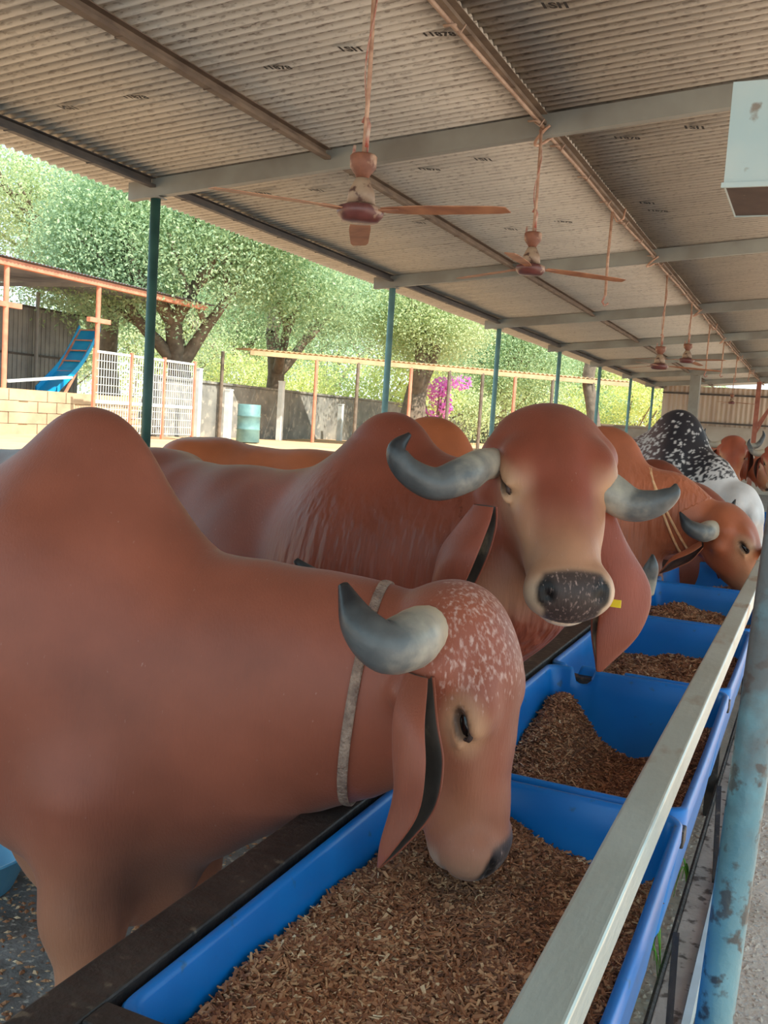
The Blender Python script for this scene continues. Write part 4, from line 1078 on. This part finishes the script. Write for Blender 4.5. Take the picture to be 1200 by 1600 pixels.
# ------------------------------------------------------------------ cow C: rope collar, head in the fifth tub
pC = atY(1088, 800, 5.1); pC[0] = -.40
hornC = [([atY(1128, 826, 5.08), atY(1108, 829, 4.96), atY(1097, 832, 4.9), atY(1076, 822, 4.86), atY(1062, 800, 4.84)], [.044, .05, .045, .034, .005], -.05, 1.1)]
earC = [([atY(1098, 850, 4.98), atY(1075, 868, 4.94), atY(1050, 882, 4.92), atY(1030, 896, 4.92)], [.03, .055, .05, .006], (.1, -.9, -.5), (.5, 0, -.8), M['ear_in_dark'], .6)]
cowC = std_cow('tan cow with orange rope collar, eating from the fifth tub', (-1.02, 5.1, 1.50), (pC[0], 5.12, pC[2] + .02), (.55, -.06, -.85), (0.05, 1, 0), lin(180, 102, 70), head_s=1.05, res=(.022, .010), seed=4,
               horn_=hornC, ear_=earC, fold=.8, heading=(1, 0), headcol=lin(168, 92, 60))
for dd in (0, .035):
    cc = atY(1052, 835, 5.1); neck_ring(cowC[4], cowC[5], (cc[0] + dd, 5.11, cc[2] + .02), (1, 0, .45 + dd * 4), .012, .005, 'collar_rope', M['twine'], cowC[0], n=48)

# ------------------------------------------------------------------ cow F: dark red hump beyond
std_cow('dark red cow between the roped cow and the speckled bull', (-.88, 5.95, 1.33), (-.42, 5.98, 1.02), (.3, 0, -1), (0, 1, 0), lin(132, 66, 46), head_s=.9, res=(.03, .018), seed=5)

# ------------------------------------------------------------------ bull E: black and white speckled, white head
def spk(V, bx_, bz_, a_, col, gz_, inhead):
    w_ = np.array(lin(226, 222, 220)[:3]); dk = np.array(lin(44, 42, 48)[:3]); pk = np.array(lin(120, 98, 96)[:3])
    t = np.maximum(smoothstep(.34, .60, bx_), inhead.astype(float))[:, None]; bk = (smoothstep(.0, -.22, bx_) * smoothstep(1.5, 1.25, bz_))[:, None]
    col = dk * (1 - bk) + pk * bk
    Vw = V + .008 * np.sin(V[:, [1, 2, 0]] * 130) + .01 * np.sin(V[:, [2, 0, 1]] * 53); cell = np.floor(Vw / np.array([.016, .016, .020])).astype(int)
    h = np.modf(np.abs(np.sin(cell[:, 0] * 12.9898 + cell[:, 1] * 78.233 + cell[:, 2] * 37.719) * 43758.5453))[0]
    p = .10 + .42 * smoothstep(1.22, .95, bz_) + .38 * smoothstep(-.05, -.3, bx_) + .25 * smoothstep(.1, .4, bx_)
    fl = (h < p)[:, None] * .85
    col = col * (1 - fl) + w_ * fl; col = col * (1 - t) + w_ * t
    return col, np.zeros(len(V))
std_cow('big bull with black white-speckled hump and white head, far down the row', (-.93, 7.2, 1.67), (-.44, 7.0, 1.14), (.3, -.15, -1), (.1, 1, 0), lin(60, 56, 58), head_s=1.2, horn_=None, res=(.013, .012), seed=6,
        speckle=spk, hump_r=(.21, .13, .30), inner='ear_in_grey')

# ------------------------------------------------------------------ far cows G, H, I looking back
p = atY(1146, 686, 11.6)
std_cow('far reddish cow whose face looks back above the speckled bull', (p[0] - .25, 12.1, 1.42), p, (.08, -.45, -1), (.97, .1, 0), lin(176, 92, 66), head_s=1.1, heading=(.4, -1), res=(.03, .016), seed=7)
p = atY(1212, 700, 11.3)
std_cow('far red cow at the right edge with a curved dark horn', (p[0] + .25, 11.9, 1.38), p + (0, 0, .0), (.1, -.5, -1), (.97, .1, 0), lin(170, 84, 60), head_s=.95, heading=(-.2, -1), res=(.03, .018), seed=8)
std_cow('far brown cow standing behind the one looking back', (-1.3, 13.6, 1.38), (-.75, 13.5, 1.3), (.5, -.4, -.8), (.2, 1, 0), lin(176, 100, 70), res=(.035, .022), seed=9)
std_cow('far dark red cow beyond the speckled bull, back only', (-1.25, 9.4, 1.40), (-.62, 9.4, 1.0), (.3, 0, -1), (0, 1, 0), lin(150, 84, 70), res=(.035, .022), seed=10)
# cow J: left edge, standing out in the yard
std_cow('grey brown cow at the left edge, only its back showing', (-4.35, 3.4, 1.36), (-4.95, 3.4, 1.35), (-.5, 0, -.8), (0, -1, 0), lin(120, 92, 80), heading=(-1, 0), res=(.035, .022), seed=12)

# ------------------------------------------------------------------ outside, left: raised shed with slide, wall, fence
GZ = .70
PZ = 1.60
sh = thing('open_shed', (-17, 15, PZ), 'open-sided shed with salmon steel frame and grey sheet back wall, far left', 'shed')
SX = -14.9
slopez = lambda X: 4.16 + (X - SX) * -.02
for k in range(20):
    y0 = 3.5 + k * .9
    if y0 + .9 > 21.6: break
    b = MB(); n = 36
    for zz in (0, .004):
        for X in (SX + .15, -18.7):
            for j in range(n + 1): b.v.append((X, y0 + .9 * j / n, slopez(X) + zz + .012 * math.cos(2 * math.pi * j / 4)))
    m = n + 1
    for j in range(n): b.f += [(j, j + 1, m + j + 1, m + j), (2 * m + j, 3 * m + j, 3 * m + j + 1, 2 * m + j + 1)]
    b.mi = [0] * len(b.f); b.build('roof_sheet', M['shed_roof'], sh, smooth=True)
MB().box(SX - .02, SX + .08, 3.5, 21.2, 4.0, 4.12).build('front_beam', M['salmon'], sh)
MB().box(SX - .3, SX - .24, 3.5, 21.2, 4.04, 4.12).build('front_beam', M['salmon'], sh)
for px in (8, 152):
    p = atX(px, 520, SX); y = p[1]
    MB().tube([(SX, y, PZ), (SX, y, 4.0)], .055, 12).build('post', M['salmon'], sh)
    MB().box(SX - .05, SX + .05, y - .3, y + .38, 3.20, 3.30).build('crossarm', M['salmon'], sh)
    MB().box(-18.6, SX, y - .04, y + .04, 4.0, 4.08).build('rafter', M['shed_wall'], sh)
for y in (11.5, 15.5, 18.8): MB().tube([(-18.3, y, PZ), (-18.3, y, 4.1)], .05, 8).build('back_post', M['shed_wall'], sh)
for k in range(14):
    y0 = 8.2 + k * .95
    if y0 > atX(143, 540, -18.5)[1] - .5: break
    b = MB().box(-18.52, -18.50, y0, y0 + .94, PZ, 3.75)
    for j in range(6): b.box(-18.50, -18.48, y0 + .05 + j * .15, y0 + .10 + j * .15, PZ, 3.75)
    b.build('wall_sheet', M['shed_wall'], sh)
for z in (2.5, 3.7): MB().box(-18.48, -18.44, 8.2, 20.8, z, z + .05).build('rail', M['purlin_dark'], sh)
pl = thing('raised_platform', (-17, 12, GZ), 'sunlit beige retaining wall and raised ground under the shed', 'platform', kind='structure')
yE = atX(150, 640, -14.4)[1]
MB().box(-24, -14.45, 0, yE + 1.5, GZ - .05, PZ).build('fill', M['dirt'], pl)
for j in range(4):                                         # courses of big blocks
    for k in range(26):
        y0 = 5.0 + k * .52 + (.26 if j % 2 else 0)
        if y0 + .5 > yE + 1.5: continue
        MB().box(-14.45, -14.40 + .012 * ((k * 7 + j * 3) % 3), y0, y0 + .505, GZ + j * .225, GZ + j * .225 + .215).build('block', M['bank'], pl)
# blue slide
sl = thing('playground_slide', atX(80, 612, -16.5), 'bright blue playground slide with steps, in the shed', 'slide')
p0 = atX(140, 516, -16.6); p1 = atX(112, 568, -16.6); p2 = atX(72, 612, -16.6)
b = MB(); pts = smooth_pts([p0, p1, p2], 8)
for k, c in enumerate(pts):
    for (dx_, dz) in ((-.26, .12), (-.24, .12), (-.22, 0), (.22, 0), (.24, .12), (.26, .12), (.26, -.03), (-.26, -.03)): b.v.append((c[0] + dx_ * 1.3, c[1], c[2] + dz))
for k in range(len(pts) - 1):
    for j in range(8): b.f.append((k * 8 + j, k * 8 + (j + 1) % 8, (k + 1) * 8 + (j + 1) % 8, (k + 1) * 8 + j))
b.mi = [0] * len(b.f); b.build('chute', M['slide'], sl, smooth=False)
q0 = p0 + np.array([-.0, .25, 0]); q1 = atX(92, 600, -17.0)
for sgn in (-.3, .3): MB().bar((p0[0] + sgn, p0[1], p0[2]), (p0[0] + sgn, p0[1] - 1.1, PZ), .05, .05).build('ladder_rail', M['salmon'], sl)
for k in range(6):
    t = k / 6; MB().bar((p0[0] - .3, p0[1] - 1.1 * t, p0[2] - (p0[2] - PZ) * t), (p0[0] + .3, p0[1] - 1.1 * t, p0[2] - (p0[2] - PZ) * t), .08, .03).build('step', M['salmon'], sl)
MB().bar((p0[0], p0[1] + .1, PZ), (p0[0], p0[1] + .1, p0[2]), .06, .06).build('leg', M['slide'], sl)
# plank seesaw in front of slide
p = atX(62, 605, -15.6); t = thing('seesaw', (p[0], p[1], PZ), 'low white and salmon seesaw plank beside the blue slide', 'seesaw')
MB().bar((p[0], p[1] - 1.0, PZ + .15), (p[0], p[1] + .9, PZ + .36), .2, .05).build('plank', M['white'], t)
MB().bar((p[0], p[1], PZ), (p[0], p[1], PZ + .25), .08, .08).build('pivot', M['salmon'], t)
# welded mesh gate panels
fy0 = atX(148, 560, -13.6); fy1 = atX(305, 560, -13.6)
fn = thing('mesh_fence', (-13.6, fy0[1], GZ), 'white welded wire mesh fence panels on salmon posts beside the shed', 'fence')
yy0, yy1 = fy0[1], fy1[1]; zt0 = atX(148, 548, -13.6)[2]; zt1 = atX(303, 568, -13.6)[2]
nn = 3
for k in range(nn + 1):
    y = yy0 + (yy1 - yy0) * k / nn; z = zt0 + (zt1 - zt0) * k / nn
    MB().box(-13.63, -13.57, y - .03, y + .03, GZ, z + .05).build('post', M['salmon'], fn)
for k in range(nn):
    ya = yy0 + (yy1 - yy0) * k / nn + .05; yb = yy0 + (yy1 - yy0) * (k + 1) / nn - .05; z = min(zt0, zt1)
    b = MB()
    for j in range(14): 
        y = ya + (yb - ya) * j / 13; b.box(-13.606, -13.594, y - .006, y + .006, GZ + .1, z)
    for j in range(11):
        zz = GZ + .12 + (z - GZ - .14) * j / 10; b.box(-13.606, -13.594, ya, yb, zz - .006, zz + .006)
    b.box(-13.62, -13.58, ya, yb, GZ + .72, GZ + .79); b.box(-13.62, -13.58, ya, yb, z - .03, z + .02)
    b.build('mesh_panel', M['white'], fn)
# white marker posts
for (px, yt, yb, lab) in ((41, 565, 664, 'white square post before the retaining wall'), (337, 592, 680, 'short white post left of the dark drum'), (354, 610, 690, 'short pale post beside the drum'), (486, 630, 686, 'short white post under the long tan roof edge')):
    r = ray(px, yb); t_ = (GZ - CAM_H) / r[2]; 
    if not 0 < t_ < .03: t_ = .016
    p = np.array([0, 0, CAM_H]) + r * t_; q = np.array([0, 0, CAM_H]) + ray(px, yt) * t_
    p[0] = max(p[0], -14.0)
    t = thing('white_post', (p[0], p[1], GZ), lab, 'post', 'short white posts in the yard')
    MB().box(p[0] - .07, p[0] + .07, p[1] - .07, p[1] + .07, GZ, q[2]).build('shaft', M['white'], t)
    MB().box(p[0] - .08, p[0] + .08, p[1] - .08, p[1] + .08, q[2], q[2] + .03).build('cap', M['white'], t)
# compound wall
cw = thing('wall_compound', (-14.8, 25, GZ), kind='structure')
for k in range(14):
    y0 = 19.2 + k * 3.2
    b = MB().box(-15.0, -14.75, y0, y0 + 3.19, GZ - .1, 2.12 - .0 * k); bevel(b.build('wall_bay', M['stone'], cw), .02)
    MB().box(-15.04, -14.71, y0, y0 + 3.19, 2.12, 2.18).build('coping', M['stone'], cw)
# drum by the wall
r = ray(388, 668); c = np.array([0, 0, CAM_H]) + r * .0158
t = thing('metal_drum', (c[0], c[1], GZ), 'dull green metal drum standing before the stone wall', 'drum')
MB().lathe((c[0], c[1], GZ), [(.28, 0), (.29, .02), (.28, .3), (.295, .32), (.28, .34), (.28, .62), (.295, .64), (.28, .66), (.28, .92), (.27, .93), (.26, .91)], 24).build('shell', M['post_far'], t, smooth=True)
# long shelter roof edge on thin posts
A_ = np.array((-14.1, 22.2)); B_ = np.array((-5.4, 30.1))
sr = thing('long_shelter', (-10, 26, GZ), 'long low shelter roof edge on thin posts across the yard', 'shelter')
dv = B_ - A_; L_ = np.linalg.norm(dv); dv /= L_; nv = np.array([-dv[1], dv[0]])
for k in range(13):
    a = A_ + dv * (L_ * k / 13); c = A_ + dv * (L_ * (k + 1) / 13 - .01); z = 3.12; b = MB(); n = 24
    for zz in (0, .01):
        for off in (0, 2.6):
            for j in range(n + 1):
                p = a + (c - a) * j / n + nv * off; b.v.append((p[0], p[1], z + zz + off * .05 + .02 * math.cos(math.pi * j / 2)))
    m = n + 1
    for j in range(n): b.f += [(j, j + 1, m + j + 1, m + j), (2 * m + j, 3 * m + j, 3 * m + j + 1, 2 * m + j + 1), (j, 2 * m + j, 2 * m + j + 1, j + 1)]
    b.mi = [0] * len(b.f); b.build('roof_sheet', M['tan_edge'], sr)
MB().bar((A_[0], A_[1], 3.03), (B_[0], B_[1], 3.03), .08, .12).build('edge_beam', M['tan_edge'], sr)
for px in (345, 492, 557, 640, 700, 752, 803, 862, 925):
    # point on the shelter line seen at this column
    r = ray(px, 620); k_ = (A_[0] * dv[1] - A_[1] * dv[0]) / (r[0] * dv[1] - r[1] * dv[0]); x, y = r[0] * k_, r[1] * k_
    MB().tube([(x, y, GZ), (x, y, 3.0)], .05, 10).build('post', M['salmon'] if px in (492, 640, 803) else M['bark'], sr)
# blue basin on the floor at left
p = atZ(-62, 1385, .0)
t = thing('blue_basin', (p[0], p[1], 0), 'pale blue plastic basin on the yard floor at the left edge', 'basin')
MB().lathe((p[0], p[1], 0), [(.14, 0), (.15, .005), (.20, .12), (.212, .125), (.21, .13), (.195, .125), (.145, .012), (.02, .01)], 32).build('bowl', M['basin'], t, smooth=True)
# pebbles and straw bits on the floor in view
def litter(name, x0, x1, y0, y1, n, m, lab, zmax=.0, smin=.004, smax=.014):
    x = rng.uniform(x0, x1, n); y = rng.uniform(y0, y1, n); s = rng.uniform(smin, smax, n); az = rng.uniform(0, 6.28, n); el = rng.uniform(.4, 1, n)
    oct_ = np.array([(1, 0, 0), (0, .6, 0), (-1, 0, 0), (0, -.6, 0), (0, 0, .5), (0, 0, -.3)])
    R = np.zeros((n, 3, 3)); R[:, 0, 0] = np.cos(az); R[:, 0, 1] = -np.sin(az); R[:, 1, 0] = np.sin(az); R[:, 1, 1] = np.cos(az); R[:, 2, 2] = 1
    V = np.einsum('nij,kj->nki', R, oct_) * s[:, None, None] * np.stack([np.ones(n), np.ones(n), el], 1)[:, None, :] + np.stack([x, y, np.full(n, .001)], 1)[:, None, :]
    q = np.array([(0, 1, 4), (1, 2, 4), (2, 3, 4), (3, 0, 4), (1, 0, 5), (2, 1, 5), (3, 2, 5), (0, 3, 5)])
    F_ = (np.arange(n)[:, None, None] * 6 + q[None]).reshape(-1, 3)
    o = np_mesh(name, V.reshape(-1, 3), F_, m, smooth=False, attrs={'tint': np.repeat(rng.uniform(.3, 1, n), 6)}); tag(o, lab, 'litter', kind='stuff')
litter('straw_litter', -2.6, -.8, .9, 4.5, 9000, M['chip'], 'straw bits and grit scattered over the yard floor')
litter('gravel', -.3, .8, .8, 4.5, 7000, M['alley'], 'small gravel scattered over the alley floor at the right')

# ------------------------------------------------------------------ trees and shrubs
def leaf_cloud(blobs, n, ls, seed):
    rg = np.random.default_rng(seed); wts = np.array([b_[3] ** 2 for b_ in blobs]); wts /= wts.sum()
    pick = rg.choice(len(blobs), n, p=wts); cen = np.array([b_[:3] for b_ in blobs])[pick]; rad = np.array([b_[3] for b_ in blobs])[pick]
    d = rg.normal(size=(n, 3)); d /= np.linalg.norm(d, axis=1)[:, None]; rr = rad * rg.uniform(.35, 1.05, n) ** .6
    P = cen + d * rr[:, None] * np.array([1, 1, .75])
    a = rg.normal(size=(n, 3)); a /= np.linalg.norm(a, axis=1)[:, None]; b_ = np.cross(a, rg.normal(size=(n, 3))); b_ /= np.linalg.norm(b_, axis=1)[:, None] + 1e-9
    s = ls * rg.uniform(.6, 1.4, n)[:, None]
    V = np.stack([P - a * s, P + b_ * s * .5, P + a * s, P - b_ * s * .5], 1).reshape(-1, 3)
    F_ = np.arange(n * 4).reshape(-1, 4); tint = np.repeat(rg.uniform(0, 1, n), 4); return V, F_, tint
def tree(name, label, x, y, z0, h, spread, seed, lm, nleaf=16000, trunk_h=.35, ls=.047, group=None, lean=0, r0=.22, bare=False, cat='tree'):
    rd = random.Random(seed); root = thing(name, (x, y, z0), label, cat, group)
    b = MB(); tips = []
    def branch(p, d, L, r, depth):
        pts = [p]; q = p.copy(); dd = d.copy(); n = 5
        for k in range(n):
            dd = (dd + Vector((rd.uniform(-.16, .16), rd.uniform(-.16, .16), rd.uniform(-.02, .10)))).normalized(); q = q + dd * (L / n); pts.append(q.copy())
        b.tube(pts, [r * (1 - .45 * k / n) for k in range(n + 1)], 8 if depth < 2 else 5, cap=False)
        tips.append((q, depth))
        if depth < 3:
            for k in range(3 if depth else 4):
                an = rd.uniform(0, 6.28); tilt = rd.uniform(.45, .95); base = pts[-1] if k < 2 else pts[3]
                side = Vector((math.cos(an), math.sin(an), .0)); nd = (dd * math.cos(tilt) + side * math.sin(tilt)).normalized()
                branch(base, nd, L * rd.uniform(.6, .78), r * .52, depth + 1)
    branch(Vector((x, y, z0)), Vector((lean, rd.uniform(-.05, .05), 1)).normalized(), h * trunk_h, r0, 0)
    b.build('trunk', M['bark'], root, smooth=True)
    blobs = []
    for (q, dpt) in tips:
        if dpt >= 2: blobs.append((q.x, q.y, q.z, spread * rd.uniform(.14, .24) * (1.0 if dpt == 3 else 1.2)))
    V, F_, tint = leaf_cloud(blobs, nleaf, ls, seed)
    o = np_mesh('foliage', V, F_, lm, root, smooth=False, attrs={'tint': tint}); o['kind'] = 'stuff'
    return root
def dup_tree(src, x, y, z0, rz, sc, label):
    r = src.copy(); C.objects.link(r); r.location = (x, y, z0); r.rotation_euler = (0, 0, rz); r.scale = (sc, sc, sc); r['label'] = label; WL[r.name] = V3((x, y, z0))
    for ch in list(src.children):
        c = ch.copy(); C.objects.link(c); c.parent = r
    return r
def ground_at(px, dist):
    r = ray(px, 640); hxy = math.hypot(r[0], r[1]); return r[0] / hxy * dist, r[1] / hxy * dist
G_ = 'trees behind the yard'
x, y = ground_at(170, 30); tA = tree('tree', 'tall pale green tree right behind the shed roof', x, y, GZ, 10, 7, 3, M['leaf'], 42000, group=G_, r0=.42)
x, y = ground_at(285, 27); tB = tree('tree', 'forked tree right of the dark green post at left', x, y, GZ, 9.5, 8, 8, M['leaf_dark'], 80000, group=G_, r0=.40, trunk_h=.32)
x, y = ground_at(425, 30); tC = tree('tree', 'broad tree with two stems before the stone wall', x, y, GZ, 9.5, 8, 21, M['leaf_dark'], 80000, group=G_, r0=.36, trunk_h=.34)
x, y = ground_at(640, 33); tD = tree('tree', 'tree with thick reddish forked trunk behind the second pale post', x, y, GZ, 9, 8, 33, M['leaf'], 80000, group=G_, r0=.55, trunk_h=.30)
for k, (px, ds, src, rz, sc, lab) in enumerate(((-60, 60, tA, 1.2, .8, 'thin distant tree at the far left above the shed'), (340, 44, tC, 2.0, 1.15, 'pale tree behind the two forked trees'),
        (520, 48, tA, 4.0, 1.0, 'hazy tree in the gap left of the second post'), (775, 46, tB, 1.0, 1.0, 'hazy tree behind the third post'),
        (840, 52, tC, 3.0, 1.0, 'distant tree between the third and fourth posts'), (930, 62, tD, .5, 1.1, 'distant tree beyond the low brick wall'), (110, 60, tD, 2.5, .75, 'hazy low tree behind the back wall of the shed'),
        (1010, 70, tB, 2.2, .9, 'distant tree at the end of the shed'), (700, 60, tD, 5.0, 1.1, 'far tree right of the forked trunk'), (430, 62, tD, 3.3, 1.25, 'far tree filling the gap behind the stone wall'), (230, 60, tC, 5.1, 1.3, 'tall far tree behind the dark green post'))):
    x, y = ground_at(px, ds); dup_tree(src, x, y, GZ - .2, rz, sc, lab)
def shrub(label, px, ds, w_, h, seed, lm, n=12000, z=GZ, cat='shrub', ls=.06):
    x, y = ground_at(px, ds); root = thing('shrub', (x, y, z), label, cat, 'bushes behind the walls'); rd = random.Random(seed)
    blobs = [(x + rd.uniform(-w_, w_) / 2, y + rd.uniform(-w_, w_) / 2, z + h * rd.uniform(.25, .85), w_ * rd.uniform(.2, .34)) for _ in range(9)]
    b = MB()
    for k in range(6): b.tube([(x, y, z), ((x + blobs[k][0]) / 2, (y + blobs[k][1]) / 2, z + h * .3), blobs[k][:3]], [.05, .035, .015], 6, cap=False)
    b.build('stems', M['bark'], root, smooth=True)
    V, F_, tint = leaf_cloud(blobs, n, ls, seed); o = np_mesh('foliage', V, F_, lm, root, smooth=False, attrs={'tint': tint}); o['kind'] = 'stuff'
for k, (px, ds, w_, h, m_, lab) in enumerate(((400, 40, 6, 3.2, 'leaf_yellow', 'sunny yellow green bush left of the two-stemmed tree'), (505, 42, 6, 4.0, 'leaf_dark', 'green bush behind the stone wall left of the second post'),
        (575, 40, 5, 3.4, 'leaf_yellow', 'yellow green bush beside the second pale post'), (690, 44, 5, 3.5, 'leaf', 'pale bush right of the thick trunk'),
        (760, 48, 7, 4.2, 'leaf', 'pale bush behind the third post'), (830, 50, 6, 4.0, 'leaf_dark', 'bush between third and fourth posts'), (900, 52, 6, 4.0, 'leaf_yellow', 'bright bush behind the fourth post'),
        (975, 46, 5, 4.2, 'leaf_yellow', 'bright yellow green bush left of the end wall'), (1025, 48, 5, 4.5, 'leaf_dark', 'dark green bush at the corner of the end wall'), (200, 40, 8, 4.2, 'leaf', 'bush behind the mesh fence'), (320, 44, 7, 3.8, 'leaf_yellow', 'bush behind the stone wall near the drum'),
        (60, 46, 8, 5, 'leaf_dark', 'bush far behind the shed'))):
    shrub(lab, px, ds, w_, h, 50 + k, M[m_])
shrub('small bush with pink blossoms above the stone wall', 682, 38, 1.5, 3.3, 90, M['petal'], 900, ls=.09)
# the bent dark trunk near the fourth post
x, y = ground_at(926, 30)
t = thing('leaning_trunk', (x, y, 0), 'thick dark leaning trunk between the fourth and fifth posts', 'tree')
MB().tube(smooth_pts([(x + .25, y, 0), (x + .15, y, 1.4), (x - .05, y, 2.4), (x - .2, y, 3.4), (x + .3, y, 5.2)], 5), .19, 12).build('trunk', M['bark'], t, smooth=True)
